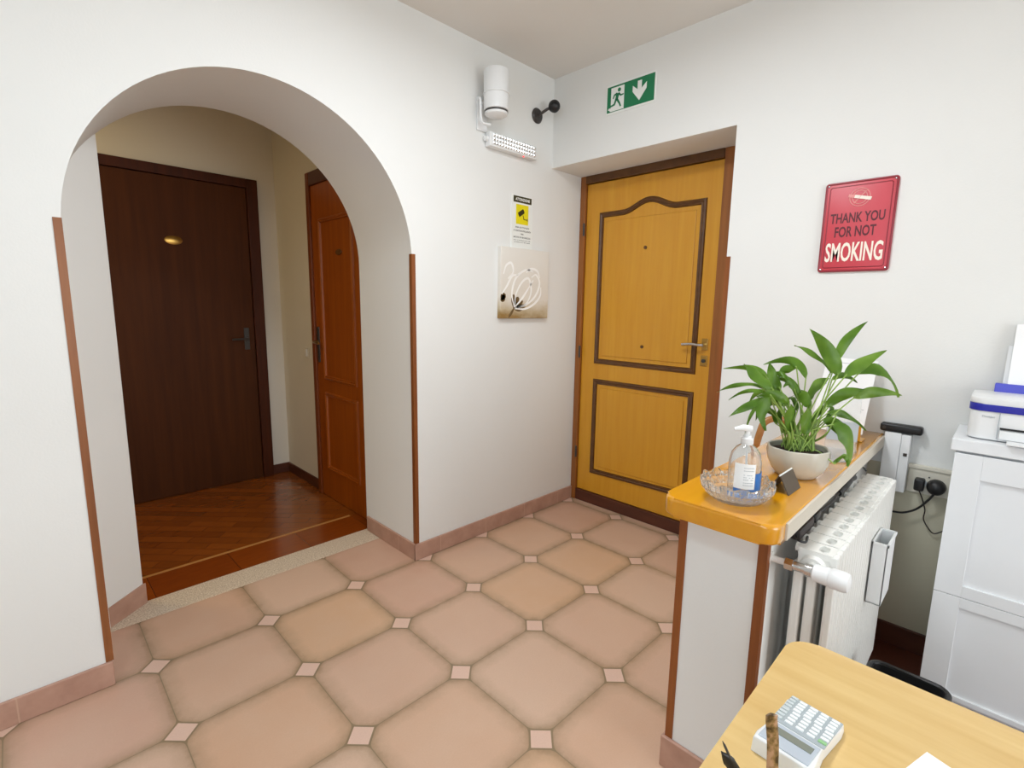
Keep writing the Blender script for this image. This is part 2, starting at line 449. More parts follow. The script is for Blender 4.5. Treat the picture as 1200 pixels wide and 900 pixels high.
# arched wall (wall A)
pts = [(X0 - 0.1, YA, 0), (CX - CR, YA, 0)]
for k in range(0, 49):
    a = PI - PI * k / 48; pts.append((CX + CR * math.cos(a), YA, CZ + CR * math.sin(a)))
pts += [(CX + CR, YA, 0), (XD + 0.3, YA, 0), (XD + 0.3, YA, ZC), (X0 - 0.1, YA, ZC)]
b = bmesh.new(); prism(b, pts, (0, YI - YA, 0))
# chamfer panel in the left rear corner of the passage
wl = struct('wall_back', b, M_WALL, 'white wall with a round-headed arched passage', 'wall', smooth=True)
b = bmesh.new(); prism(b, [(CX - CR - 0.01, 2.475, 0.0), (0.314, YI - 0.003, 0.0), (CX - CR - 0.01, YI - 0.003, 0.0)], (0, 0, 2.02))
struct('wall_chamfer', b, M_WALL)
# door wall (wall B) with the recess
b = bmesh.new()
box(b, XB, XD + 0.3, Y0 - 0.1, 1.013, 0, ZC)
box(b, XB, XD + 0.3, 1.013, YA, 2.182, ZC)
bmesh.ops.remove_doubles(b, verts=b.verts, dist=1e-5)
struct('wall_right', b, M_WALL, 'white wall with the recessed entrance door', 'wall')
b = bmesh.new(); box(b, XD + 0.06, XD + 0.3, 1.013, YA, 0, 2.182); struct('wall_doorback', b, M_WALL)
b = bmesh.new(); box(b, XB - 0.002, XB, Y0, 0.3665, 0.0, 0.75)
struct('wall_lower_shade', b, M_LOWSHADE, 'lower part of the right wall, darkened with painted shade', 'wall')
# walls behind the camera; openings added to let fill light in
b = bmesh.new()
box(b, X0 - 0.1, X0, Y0 - 0.1, -1.15, 0, ZC); box(b, X0 - 0.1, X0, 0.35, YA, 0, ZC)
box(b, X0 - 0.1, X0, -1.15, 0.35, 0, 1.1); box(b, X0 - 0.1, X0, -1.15, 0.35, 2.4, ZC)
struct('wall_left', b, M_WALL)
b = bmesh.new(); box(b, X0 - 0.1, 0.15, Y0 - 0.1, Y0, 0, ZC); box(b, 2.05, XB, Y0 - 0.1, Y0, 0, ZC); box(b, 0.15, 2.05, Y0 - 0.1, Y0, 0, 0.30); box(b, 0.15, 2.05, Y0 - 0.1, Y0, 2.30, ZC)
struct('wall_front', b, M_WALL)
# hall walls
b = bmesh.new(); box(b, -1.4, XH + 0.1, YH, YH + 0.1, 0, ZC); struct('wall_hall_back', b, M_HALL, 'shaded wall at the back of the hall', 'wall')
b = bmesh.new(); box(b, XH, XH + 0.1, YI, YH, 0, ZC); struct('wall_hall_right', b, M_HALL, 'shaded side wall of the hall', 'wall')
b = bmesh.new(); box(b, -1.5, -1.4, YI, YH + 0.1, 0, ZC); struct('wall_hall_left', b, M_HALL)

# baseboards
BH = 0.090; BT = 0.012
def base(name, segs, mat=M_SKIRT, h=BH, bev=0.003):
    b = bmesh.new()
    for x0, x1, y0, y1 in segs: box(b, x0, x1, y0, y1, 0.0, h, bev)
    return struct(name, b, mat, None)
base('baseboard_left', [(X0, CX - CR + 0.0, YA - BT, YA)])
base('baseboard_back', [(CX + CR - BT, XD - 0.02, YA - BT, YA)])
base('baseboard_jamb', [(CX + CR - BT, CX + CR, YA - BT + 0.0005, YI - 0.02)])
b = bmesh.new(); prism(b, [(CX - CR, 2.488, 0.0), (0.3235, YI - 0.012, 0.0), (0.3235, YI - 0.002, 0.0), (0.314, YI - 0.002, 0), (CX - CR, 2.498, 0)], (0, 0, BH))
struct('baseboard_chamfer', b, M_SKIRT)
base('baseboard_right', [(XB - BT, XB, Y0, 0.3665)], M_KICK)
base('baseboard_right_far', [(XB - BT, XB, 0.59, 1.013)])
base('baseboard_hall', [(1.375, XH, YH - BT, YH), (XH - BT, XH, 3.43, YH - 0.012)], M_KICK, 0.075)

# ---------------------------------------------------------------- corner strips (wooden L profiles)
def lstrip(x, y, sx, sy, z0, z1, label, mat=M_STRIP):
    """L profile wrapped round the convex corner (x, y); legs run towards sx, sy"""
    w_, t_ = 0.019, 0.003; b = bmesh.new()
    P = [(x - sx * t_, y - sy * t_), (x + sx * w_, y - sy * t_), (x + sx * w_, y), (x, y), (x, y + sy * w_), (x - sx * t_, y + sy * w_)]
    prism(b, [(p[0], p[1], z0) for p in P], (0, 0, z1 - z0), 0.0008)
    return tag(obj('corner_strip', b, mat), label, 'corner strip')
lstrip(CX - CR, YA, -1, 1, BH, 1.597, 'brown wooden strip on the left corner of the archway', M_STRIP2)
lstrip(CX + CR, YA, 1, 1, BH, 1.592, 'thin brown wooden strip on the right corner of the archway')
lstrip(XB, 1.013, 1, -1, BH, 1.596, 'brown wooden strip on the wall corner beside the entrance door')

# ---------------------------------------------------------------- entrance door
def door_panel_mold(b, x, pts, w_=0.034, d=0.011):
    """raised moulding loop following pts (y,z) on plane x, facing -x"""
    n = len(pts); P = [Vector((0, p[0], p[1])) for p in pts]
    prof = [(-w_ / 2, 0), (-w_ / 2 + 0.004, d * 0.7), (-w_ * 0.1, d), (w_ * 0.12, d * 0.55), (w_ / 2 - 0.004, d * 0.8), (w_ / 2, 0)]
    rings = []
    for i in range(n):
        a, c, e = P[i - 1], P[i], P[(i + 1) % n]
        t1 = (c - a).normalized(); t2 = (e - c).normalized()
        n1 = Vector((0, -t1.z, t1.y)); n2 = Vector((0, -t2.z, t2.y)); m = (n1 + n2).normalized(); k = 1 / max(0.4, m.dot(n1))
        rings.append([b.verts.new(c + m * (o * k) + Vector((x - h, 0, 0))) for o, h in prof])
    for i in range(n):
        r1, r2 = rings[i], rings[(i + 1) % n]
        for j in range(len(prof) - 1): b.faces.new((r1[j], r1[j + 1], r2[j + 1], r2[j]))
        b.faces.new((r1[-1], r1[0], r2[0], r2[-1]))
DR = thing('door_1', 'golden wooden entrance door with two dark-moulded panels', 'door', (XD, 1.60, 0)); DR['kind'] = 'structure'
b = bmesh.new()
yl, yr, zt, zb = 2.078, 1.186, 2.132, 0.080
box(b, XD, XD + 0.045, yr, yl, zb, zt, 0.003)
leaf = obj('door_leaf', b, M_DOOR, DR)
b = bmesh.new()
box(b, XD - 0.02, XD + 0.06, yl + 0.002, YA, 0, 2.182, 0.004)
box(b, XD - 0.02, XD + 0.06, 1.013, yr - 0.002, 0, 2.182, 0.004)
obj('door_frame', b, M_FRAME, DR)
b = bmesh.new(); box(b, XD - 0.022, XD + 0.06, yr - 0.002, yl + 0.002, zt + 0.002, 2.182, 0.004)
obj('frame_head', b, M_MOLD, DR, label='dark brown head of the door frame')
b = bmesh.new(); box(b, XD - 0.016, XD + 0.05, yr - 0.002, yl + 0.002, 0, zb - 0.002, 0.004)
obj('kick_board', b, M_KICK, DR, label='dark brown board under the door leaf')
# upper panel outline with an arched centre (y from left 1.955 to right 1.285)
pl, pr, pb, pt, pa = 1.957, 1.285, 0.995, 1.930, 1.985
up = [(pl, pb), (pl, pt)]
for k in range(1, 24):
    s_ = k / 24; yy = pl + (pr - pl) * s_
    c_ = abs(s_ - 0.5) / 0.27
    up.append((yy, pt + ((pa - pt) * 0.5 * (1 + math.cos(PI * min(1, c_))))))
up += [(pr, pt), (pr, pb)]
b = bmesh.new(); door_panel_mold(b, XD, up); obj('panel_moulding', b, M_MOLD, DR, smooth=True, label='dark moulding with an arched top round the upper panel')
b = bmesh.new(); door_panel_mold(b, XD, [(pl, 0.235), (pl, 0.858), (pr, 0.858), (pr, 0.250)]); obj('panel_moulding', b, M_MOLD, DR, smooth=True, label='dark rectangular moulding round the lower panel')
for q in ((XD, pb + 0.02, pt - 0.02), (XD, 0.258, 0.838)):
    b = bmesh.new(); box(b, XD - 0.004, XD, pr + 0.04, pl - 0.04, q[1] + 0.02, q[2] - 0.02, 0.003); obj('raised_panel', b, M_DOOR, DR)
# furniture: handle, escutcheons, peephole, knob
yh = 1.223
b = bmesh.new(); box(b, XD - 0.006, XD, yh - 0.018, yh + 0.018, 1.12, 1.185, 0.003); hp = obj('handle_plate', b, M_BRASS, DR)
b = bmesh.new(); tube(b, [(XD - 0.005, yh, 1.15), (XD - 0.045, yh, 1.15)], 0.009, 12)
tube(b, spline([(XD - 0.042, yh - 0.004, 1.15), (XD - 0.047, yh + 0.02, 1.15), (XD - 0.05, yh + 0.06, 1.153), (XD - 0.048, yh + 0.115, 1.148)], 5), 0.0085, 10)
obj('handle_lever', b, M_CHROME, hp, smooth=True, label='pale metal lever handle')
b = bmesh.new(); box(b, XD - 0.005, XD, yh - 0.020, yh + 0.020, 1.03, 1.09, 0.003); lk = obj('lock_plate', b, M_BRASS, DR)
b = bmesh.new(); tube(b, [(XD - 0.004, yh, 1.06), (XD - 0.012, yh, 1.06)], 0.011, 14); obj('lock_cylinder', b, M_DGREY, lk, smooth=True)
b = bmesh.new(); tube(b, [(XD - 0.001, 1.63, 1.708), (XD - 0.009, 1.63, 1.708)], 0.010, 14); obj('peephole', b, M_MOLD, DR, smooth=True)
b = bmesh.new(); tube(b, [(XD - 0.001, 1.617, 1.113), (XD - 0.009, 1.617, 1.113)], 0.010, 14); obj('center_stud', b, M_MOLD, DR, smooth=True)
for zz in (0.35, 1.05, 1.85):
    b = bmesh.new(); tube(b, [(XD - 0.022, yl + 0.004, zz - 0.04), (XD - 0.022, yl + 0.004, zz + 0.04)], 0.007, 10); obj('hinge', b, M_DGREY, DR, smooth=True)

# ---------------------------------------------------------------- dark hall door
DK = thing('door_2', 'dark brown flush door with a small oval plate, behind the arch', 'door', (0.85, YH, 0)); DK['kind'] = 'structure'
b = bmesh.new(); box(b, 0.31, 1.295, YH - 0.02, YH - 0.001, 0.004, 2.15, 0.002); obj('door_leaf', b, M_DARKDOOR, DK)
b = bmesh.new(); box(b, 1.298, 1.372, YH - 0.036, YH - 0.001, 0, 2.215, 0.004); box(b, 0.235, 0.308, YH - 0.036, YH - 0.001, 0, 2.215, 0.004)
box(b, 0.308, 1.298, YH - 0.034, YH - 0.001, 2.152, 2.215, 0.004); obj('door_frame', b, M_DARKFRAME, DK)
b = bmesh.new()
lathe(b, [(0.0001, 0), (0.05, 0), (0.052, 0.003), (0.046, 0.005), (0.0001, 0.005)], (0.83, YH - 0.02, 1.745), 28, Matrix(((1, 0, 0), (0, 0, -1), (0, 0.55, 0))))
obj('number_plate', b, M_BRASS, DK, smooth=True, label='small oval brass number plate')
b = bmesh.new(); box(b, 1.222, 1.258, YH - 0.026, YH - 0.019, 1.0, 1.16, 0.003)
hp = obj('handle_plate', b, M_DGREY, DK); b = bmesh.new(); tube(b, [(1.24, YH - 0.024, 1.08), (1.24, YH - 0.06, 1.08), (1.22, YH - 0.066, 1.08), (1.13, YH - 0.066, 1.078)], 0.008, 10)
obj('handle_lever', b, M_DGREY, hp, smooth=True)

# ---------------------------------------------------------------- chestnut hall door on the right hall wall (faces -x)
HD = thing('door_3', 'reddish brown panelled door on the right side of the hall', 'door', (XH, 3.0, 0)); HD['kind'] = 'structure'
hy0, hy1 = 2.69, 3.42
b = bmesh.new(); box(b, XH - 0.022, XH - 0.001, hy0 + 0.04, hy1 - 0.05, 0.004, 2.10, 0.002); obj('door_leaf', b, M_HALLDOOR, HD)
b = bmesh.new(); box(b, XH - 0.035, XH - 0.001, hy1 - 0.047, hy1, 0, 2.185, 0.004); box(b, XH - 0.035, XH - 0.001, hy0, hy0 + 0.037, 0, 2.185, 0.004)
obj('door_frame', b, M_HALLFRAME, HD)
b = bmesh.new(); box(b, XH - 0.034, XH - 0.001, hy0 + 0.037, hy1 - 0.047, 2.10, 2.185, 0.004); obj('frame_head', b, M_KICK, HD, label='dark head of the door frame')
for z0_, z1_ in ((0.855, 1.87), (0.225, 0.74)):
    b = bmesh.new(); door_panel_mold(b, XH - 0.022, [(hy1 - 0.17, z0_), (hy1 - 0.17, z1_), (hy0 + 0.14, z1_), (hy0 + 0.14, z0_)], 0.03, 0.012)
    obj('panel_moulding', b, M_HALLDOOR, HD, smooth=True)
b = bmesh.new(); box(b, XH - 0.028, XH - 0.021, hy1 - 0.1, hy1 - 0.065, 0.95, 1.19, 0.003); hp = obj('handle_plate', b, M_DGREY, HD)
b = bmesh.new(); tube(b, [(XH - 0.026, hy1 - 0.082, 1.09), (XH - 0.062, hy1 - 0.082, 1.09), (XH - 0.068, hy1 - 0.10, 1.09), (XH - 0.068, hy1 - 0.18, 1.085)], 0.008, 10); obj('handle_lever', b, M_BRASS, hp, smooth=True)
b = bmesh.new(); lathe(b, [(0.0001, 0), (0.04, 0), (0.038, 0.005), (0.0001, 0.005)], (XH - 0.022, 3.0, 1.66), 24, Matrix(((0, 0, -1), (1, 0, 0), (0, 0.45, 0)))); obj('number_plate', b, M_MOLD, HD, smooth=True, label='small dark oval number plate')
# light switch
SW = thing('light_switch', 'small pale light switch on the hall wall beside the reddish door', 'light switch', (XH, 3.575, 1.0))
b = bmesh.new(); box(b, XH - 0.009, XH, 3.545, 3.605, 0.955, 1.035, 0.003); obj('switch_plate', b, M_CREAM, SW)
b = bmesh.new(); box(b, XH - 0.014, XH - 0.009, 3.562, 3.588, 0.97, 1.02, 0.002); obj('rocker', b, M_WHITE, SW)

# ---------------------------------------------------------------- low half wall and wooden counter top
b = bmesh.new(); box(b, 1.262, XB, 0.367, 0.590, 0, 0.818)
struct('wall_half', b, M_WALL, 'low white half wall under the wooden counter', 'half wall')
b = bmesh.new()
box(b, 1.250, 1.262, 0.355, 0.602, 0, 0.100, 0.003); box(b, 1.262, XB - 0.02, 0.590, 0.602, 0, 0.100, 0.003); box(b, 1.262, XB - 0.02, 0.355, 0.367, 0, 0.100, 0.003)
struct('baseboard_half', b, M_SKIRT)
lstrip(1.262, 0.590, 1, -1, 0.100, 0.818, 'reddish brown wooden strip on the left edge of the half wall end')
lstrip(1.262, 0.367, 1, 1, 0.100, 0.818, 'reddish brown wooden strip on the half wall end beside the radiator')
CT = thing('counter_top', 'glossy orange-brown wooden counter top with rounded front corners', 'counter top', (1.8, 0.46, 0.819))
b = bmesh.new(); P = rounded(1.165, XB, 0.322, 0.604, 0.819, 0.035, 7, (0, 1, 1, 0)); prism(b, P, (0, 0, 0.050))
top = [e for e in b.edges if all(abs(v.co.z - 0.869) < 1e-4 for v in e.verts) or all(abs(v.co.z - 0.819) < 1e-4 for v in e.verts)]
bmesh.ops.bevel(b, geom=top, offset=0.010, segments=4, affect='EDGES', profile=0.5)
obj('board', b, M_BOARD, CT, smooth=True)
b = bmesh.new(); box(b, 1.225, XB, 0.316, 0.325, 0.822, 0.864, 0.002); obj('pale_edge', b, M_EDGE, CT, label='pale beige long edge facing the radiator')  # pale beige strip along the board's long edge

# ---------------------------------------------------------------- radiator
RX0, RY0, RY1, RZ0, RZ1 = 1.325, 0.232, 0.325, 0.10, 0.774
RAD = thing('radiator', 'white ribbed column radiator against the half wall', 'radiator', (1.73, 0.28, 0.0))
NS, SP = 13, 0.0625
def section_mesh():
    b = bmesh.new(); x = RX0 + SP / 2; hw = SP / 2 - 0.0022
    box(b, x - hw, x - 0.0022, RY0, RY0 + 0.016, RZ0 + 0.02, RZ1 - 0.002, 0.003)
    box(b, x + 0.0022, x + hw, RY0, RY0 + 0.016, RZ0 + 0.02, RZ1 - 0.002, 0.003)
    box(b, x - hw + 0.002, x + hw - 0.002, RY0 + 0.004, RY0 + 0.018, RZ0 + 0.02, RZ1 - 0.004)
    for yy in (RY0 + 0.050, RY1 - 0.013):
        box(b, x - 0.022, x + 0.022, yy - 0.011, yy + 0.012, RZ0 + 0.03, RZ1 - 0.04, 0.006)
    box(b, x - hw, x + hw, RY0 + 0.016, RY1 - 0.008, RZ0 + 0.012, RZ0 + 0.062, 0.004)
    # header seen from above: a rail round an oval pocket, then a closed plate with a rounded nose at the back
    z0, z1 = RZ1 - 0.060, RZ1
    box(b, x - hw, x + hw, RY0 + 0.014, RY1 - 0.010, z0, RZ1 - 0.016)
    out = rounded(x - hw, x + hw, RY0 + 0.010, RY1 - 0.008, z1, 0.004, 4)
    pk = [(x + 0.019 * math.copysign(abs(math.cos(a)) ** 0.6, math.cos(a)), RY0 + 0.034 + 0.011 * math.copysign(abs(math.sin(a)) ** 0.8, math.sin(a)), z1) for a in [2 * PI * k / 20 + PI / 4 for k in range(20)]]
    ov = [b.verts.new(p) for p in out]; pv = [b.verts.new(p) for p in pk]; pl_ = [b.verts.new((p[0], p[1], z1 - 0.014)) for p in pk]; ol = [b.verts.new((p[0], p[1], z1 - 0.018)) for p in out]
    n, m = len(ov), len(pv)
    for i in range(n): b.faces.new((ov[i], ov[(i + 1) % n], ol[(i + 1) % n], ol[i]))
    for i in range(m): b.faces.new((pv[i], pv[(i + 1) % m], pl_[(i + 1) % m], pl_[i]))
    b.faces.new(pl_)
    j0 = min(range(m), key=lambda j: (pv[j].co - ov[0].co).length); j = j0
    for i in range(n):
        nx = ov[(i + 1) % n]
        tgt = min(range(m), key=lambda q: (pv[q].co - nx.co).length) if i < n - 1 else j0
        b.faces.new((ov[i], nx, pv[j]))
        while j != tgt:
            k2 = (j + 1) % m; b.faces.new((pv[j], nx, pv[k2])); j = k2
    tube(b, [(x, RY1 - 0.012, RZ1 - 0.012), (x, RY1 + 0.002, RZ1 - 0.012)], 0.012, 14)
    return b
sec = obj('section', section_mesh(), M_ENAMEL, RAD)
for k in range(1, NS):
    c = sec.copy(); COL.objects.link(c); c.parent = RAD; c.location = (SP * k, 0, 0)
# end hub, pipe, valve, thermostat head
b = bmesh.new(); tube(b, [(RX0 + 0.004, 0.28, RZ1 - 0.04), (RX0 - 0.012, 0.28, RZ1 - 0.04)], [0.030, 0.026], 24); tube(b, [(RX0 - 0.008, 0.28, RZ1 - 0.04), (RX0 - 0.022, 0.28, RZ1 - 0.04)], 0.017, 20)
obj('end_plug', b, M_ENAMEL, RAD, smooth=True)
vx, vz = 1.293, RZ1 - 0.036
b = bmesh.new(); tube(b, [(vx, 0.3665, vz), (vx, 0.325, vz)], 0.008, 12); tube(b, [(vx, 0.3665, vz), (vx, 0.362, vz)], 0.016, 16); obj('supply_pipe', b, M_ENAMEL, RAD, smooth=True)
b = bmesh.new(); tube(b, [(vx, 0.332, vz), (vx, 0.314, vz)], 0.0155, 6); tube(b, [(vx, 0.316, vz), (vx, 0.285, vz)], 0.0115, 16); tube(b, [(vx, 0.288, vz), (vx, 0.274, vz)], 0.015, 16)
tube(b, [(vx, 0.295, vz), (RX0 - 0.018, 0.285, vz)], 0.010, 12)
vb = obj('valve', b, M_CHROME, RAD, smooth=True, label='chrome valve body')
b = bmesh.new(); Mh = Matrix(((1, 0, 0), (0, 0, -1), (0, 1, 0)))
lathe(b, [(0.014, 0), (0.020, 0.004), (0.0215, 0.03), (0.0215, 0.034), (0.0205, 0.036), (0.0235, 0.040), (0.0235, 0.066), (0.021, 0.074), (0.012, 0.078), (0.0001, 0.079)], (vx, 0.274, vz), 28, Mh)
hd = obj('thermostat_head', b, M_WHITE, vb, smooth=True, label='white thermostat head')

# humidifier box hooked on the front
HM = thing('radiator_humidifier', 'white open-topped humidifier box hung on the radiator front', 'humidifier', (1.83, 0.21, 0.474))
b = bmesh.new()
hx0, hx1, ha, hb_, hz0, hz1 = 1.771, 1.905, 0.190, 0.2300, 0.474, 0.667
t_ = 0.004
box(b, hx0, hx1, ha, ha + t_, hz0, hz1, 0.001); box(b, hx0, hx1, hb_ - t_, hb_, hz0, hz1, 0.001)
box(b, hx0, hx0 + t_, ha, hb_, hz0, hz1, 0.001); box(b, hx1 - t_, hx1, ha, hb_, hz0, hz1, 0.001); box(b, hx0, hx1, ha, hb_, hz0, hz0 + t_, 0.001)
obj('tank', b, M_WHITE, HM)
b = bmesh.new()
for q in ((hx0 - 0.003, hx1 + 0.003, ha - 0.003, ha + 0.003), (hx0 - 0.003, hx1 + 0.003, hb_ - 0.005, hb_ + 0.0003), (hx0 - 0.003, hx0 + 0.003, ha - 0.003, hb_ + 0.0003), (hx1 - 0.003, hx1 + 0.003, ha - 0.003, hb_ + 0.0003)):
    box(b, *q, hz1 - 0.006, hz1 + 0.003, 0.001)
obj('rim', b, M_WHITE, HM)

# adapters and cables behind the radiator
AD = thing('power_adapter', 'black power adapter lying between counter and near end of radiator', 'power adapter', (1.40, 0.343, 0.78))
b = bmesh.new(); xbox(b, Matrix.Translation((1.425, 0.336, 0.787)) @ Matrix.Rotation(0.0, 4, 'Z'), 0.13, 0.026, 0.03, 0.006); obj('body', b, M_DARKRUB, AD, smooth=True)
b = bmesh.new(); tube(b, spline([(1.37, 0.335, 0.785), (1.34, 0.325, 0.787), (1.325, 0.315, 0.79), (1.34, 0.305, 0.785), (1.375, 0.310, 0.786)], 5), 0.003, 8); obj('cord', b, M_BLACK, AD, smooth=True)
b = bmesh.new(); xbox(b, Matrix.Translation((1.53, 0.335, 0.788)), 0.05, 0.024, 0.026, 0.005); obj('plug', b, M_BLACK, AD, smooth=True)
AD2 = thing('cable_connector', 'black inline cable connector on the far part of the radiator', 'connector', (1.90, 0.335, 0.78))
b = bmesh.new(); tube(b, spline([(1.80, 0.335, 0.782), (1.85, 0.333, 0.79), (1.93, 0.333, 0.796), (1.99, 0.333, 0.79)], 5), [0.010] * 5 + [0.013] * 5 + [0.011] * 6, 10); obj('body', b, M_BLACK, AD2, smooth=True)
b = bmesh.new(); tube(b, spline([(1.53, 0.336, 0.79), (1.60, 0.334, 0.784), (1.70, 0.330, 0.783), (1.80, 0.335, 0.784)], 6), 0.005, 8); obj('cable', b, M_BLACK, AD2, smooth=True); b = bmesh.new(); tube(b, spline([(1.98, 0.333, 0.79), (2.05, 0.333, 0.80), (2.11, 0.33, 0.80), (2.125, 0.32, 0.785)], 6), 0.003, 8)
obj('cable', b, M_BLACK, AD2, smooth=True)

# ---------------------------------------------------------------- things on wall A
EM = thing('emergency_light', 'white emergency light strip with a ribbed clear cover and red indicator', 'emergency light', (2.07, YA, 2.20))
b = bmesh.new(); box(b, 1.893, 2.262, 2.078, YA, 2.185, 2.258, 0.006); obj('housing', b, M_WHITE, EM, smooth=True)
b = bmesh.new()
for r_ in range(3):
    for k in range(16):
        xx = 1.912 + k * 0.0208; zz = 2.196 + r_ * 0.0195
        P = [Vector((xx, 2.077, zz)), Vector((xx + 0.019, 2.077, zz)), Vector((xx + 0.019, 2.077, zz + 0.018)), Vector((xx, 2.077, zz + 0.018))]
        c_ = b.verts.new((xx + 0.0095, 2.068, zz + 0.009)); vs = [b.verts.new(p) for p in P]
        for i in range(4): b.faces.new((vs[i], vs[(i + 1) % 4], c_))
        b.faces.new(vs[::-1])
obj('diffuser', b, M_SILV, EM, label='ribbed silvery diffuser')
b = bmesh.new(); lathe(b, [(0.0001, -0.004), (0.004, -0.002), (0.004, 0.002), (0.0001, 0.004)], (2.155, 2.085, 2.184), 12); obj('indicator_led', b, M_LEDRED, EM, label='glowing red indicator')
b = bmesh.new(); tube(b, [(1.894, 2.10, 2.222), (1.876, 2.10, 2.222)], 0.014, 16); obj('cable_gland', b, M_WHITE, EM, smooth=True)

SC = thing('security_camera', 'white cylindrical security camera on a wall bracket above the emergency light', 'security camera', (1.86, YA, 2.28))
cx_, cy_ = 1.880, 2.020
b = bmesh.new(); lathe(b, [(0.060, 2.335), (0.0635, 2.337), (0.066, 2.52), (0.064, 2.526), (0.0001, 2.528)][::-1], (cx_, cy_, 0), 36); obj('body', b, M_WHITE, SC, smooth=True)
b = bmesh.new(); lathe(b, [(0.0001, 2.306), (0.040, 2.307), (0.057, 2.316), (0.060, 2.326)], (cx_, cy_, 0), 36); ls = obj('lower_cap', b, M_WHITE, SC, smooth=True)
b = bmesh.new(); lathe(b, [(0.0575, 2.325), (0.0608, 2.326), (0.0608, 2.334), (0.0575, 2.335)], (cx_, cy_, 0), 36); obj('seam_ring', b, M_DGREY, SC, smooth=True)
b = bmesh.new(); tube(b, [(cx_ + 0.0665 * math.cos(a * PI / 16), cy_ + 0.0665 * math.sin(a * PI / 16), 2.415) for a in range(32)], 0.004, 8, closed=True); obj('clamp_ring', b, M_WHITE, SC, smooth=True)
b = bmesh.new(); box(b, 1.830, 1.90, YA - 0.012, YA, 2.255, 2.42, 0.004)
tube(b, spline([(1.836, YA - 0.01, 2.40), (1.815, YA - 0.05, 2.39), (1.812, YA - 0.06, 2.30), (1.83, YA - 0.06, 2.275), (1.87, YA - 0.07, 2.275)], 6), 0.006, 8)
tube(b, [(1.865, YA - 0.01, 2.39), (cx_, cy_ + 0.064, 2.40)], 0.010, 10); obj('wall_bracket', b, M_WHITE, SC, smooth=True)
b = bmesh.new(); tube(b, [(1.875, YA - 0.004, 2.256), (1.883, YA - 0.004, 2.262), (1.895, YA - 0.006, 2.27)], 0.0025, 6); obj('cord', b, M_CREAM, SC, smooth=True)

BC = thing('sensor_ball', 'small black ball-shaped sensor on a stalk beside the corner', 'sensor', (2.295, YA, 2.44))
b = bmesh.new(); lathe(b, [(0.0001, 0), (0.041, 0), (0.043, 0.006), (0.034, 0.016), (0.0001, 0.018)][::-1], (2.295, YA, 2.443), 28, Matrix(((1, 0, 0), (0, 0, -1), (0, 1, 0)))); obj('wall_plate', b, M_DGREY, BC, smooth=True)
b = bmesh.new(); tube(b, [(2.295, YA - 0.015, 2.443), (2.312, 2.055, 2.468), (2.328, 2.03, 2.478)], 0.008, 10); obj('arm', b, M_DGREY, BC, smooth=True)
b = bmesh.new(); lathe(b, [(0.0001 + 0.034 * math.sin(PI * k / 14), -0.034 * math.cos(PI * k / 14)) for k in range(15)], (2.335, 2.022, 2.482), 24); obj('head', b, M_BLACK, BC, smooth=True)

# CCTV notice
CS = thing('cctv_notice', 'narrow white video surveillance notice with yellow camera pictogram', 'sign', (2.185, YA, 1.67))
F = frameA(2.186, YA, 1.832)
b = bmesh.new(); flat(b, F, rect(-0.088, 0.088, -0.150, 0.150), 0.004); obj('plate', b, M_SIGNW, CS)
F1 = F @ Matrix.Translation((0, 0, 0.004)); F2 = F @ Matrix.Translation((0, 0, 0.0052)); F3 = F @ Matrix.Translation((0, 0, 0.0064))
b = bmesh.new(); flat(b, F1, rect(-0.074, 0.076, 0.108, 0.143), 0.001); hd = obj('header_band', b, M_OLIVE, CS)
text('header_text', 'ATTENZIONE', F2 @ Matrix.Translation((0.001, 0.1255, 0)), 0.02, M_SIGNW, hd, width=0.118, height=0.016, bold=0.0006)
b = bmesh.new(); flat(b, F1, rect(-0.052, 0.050, -0.012, 0.098), 0.001); yl_ = obj('pictogram', b, M_YELLOW, CS)
b = bmesh.new()
Mr = F2 @ Matrix.Translation((-0.010, 0.052, 0)) @ Matrix.Rotation(math.radians(32), 4, 'Z')
flat(b, Mr, rect(-0.026, 0.022, -0.013, 0.013), 0.001); flat(b, Mr, rect(0.022, 0.026, -0.010, 0.010), 0.001)
flat(b, F2, [(0.003, 0.040), (0.007, 0.040), (0.014, 0.020), (0.040, 0.019), (0.040, 0.025), (0.044, 0.025), (0.044, 0.010), (0.040, 0.010), (0.040, 0.015), (0.010, 0.016)], 0.001)
obj('camera_symbol', b, M_OLIVE, yl_)
for s_, zz, wd, hh in (('AREA SOTTOPOSTA', -0.030, 0.118, 0.0085), ('A VIDEOSORVEGLIANZA', -0.049, 0.146, 0.009), ('PER', -0.067, 0.024, 0.0075), ('MOTIVI DI SICUREZZA', -0.086, 0.142, 0.009), ('(Art. 13 del Regolamento sulla', -0.103, 0.140, 0.006), ('protezione dei dati)', -0.114, 0.130, 0.006)):
    text('notice_text', s_, F1 @ Matrix.Translation((0.002, zz, 0)), 0.012, M_INK, CS, width=wd, height=hh, bold=0.0002)

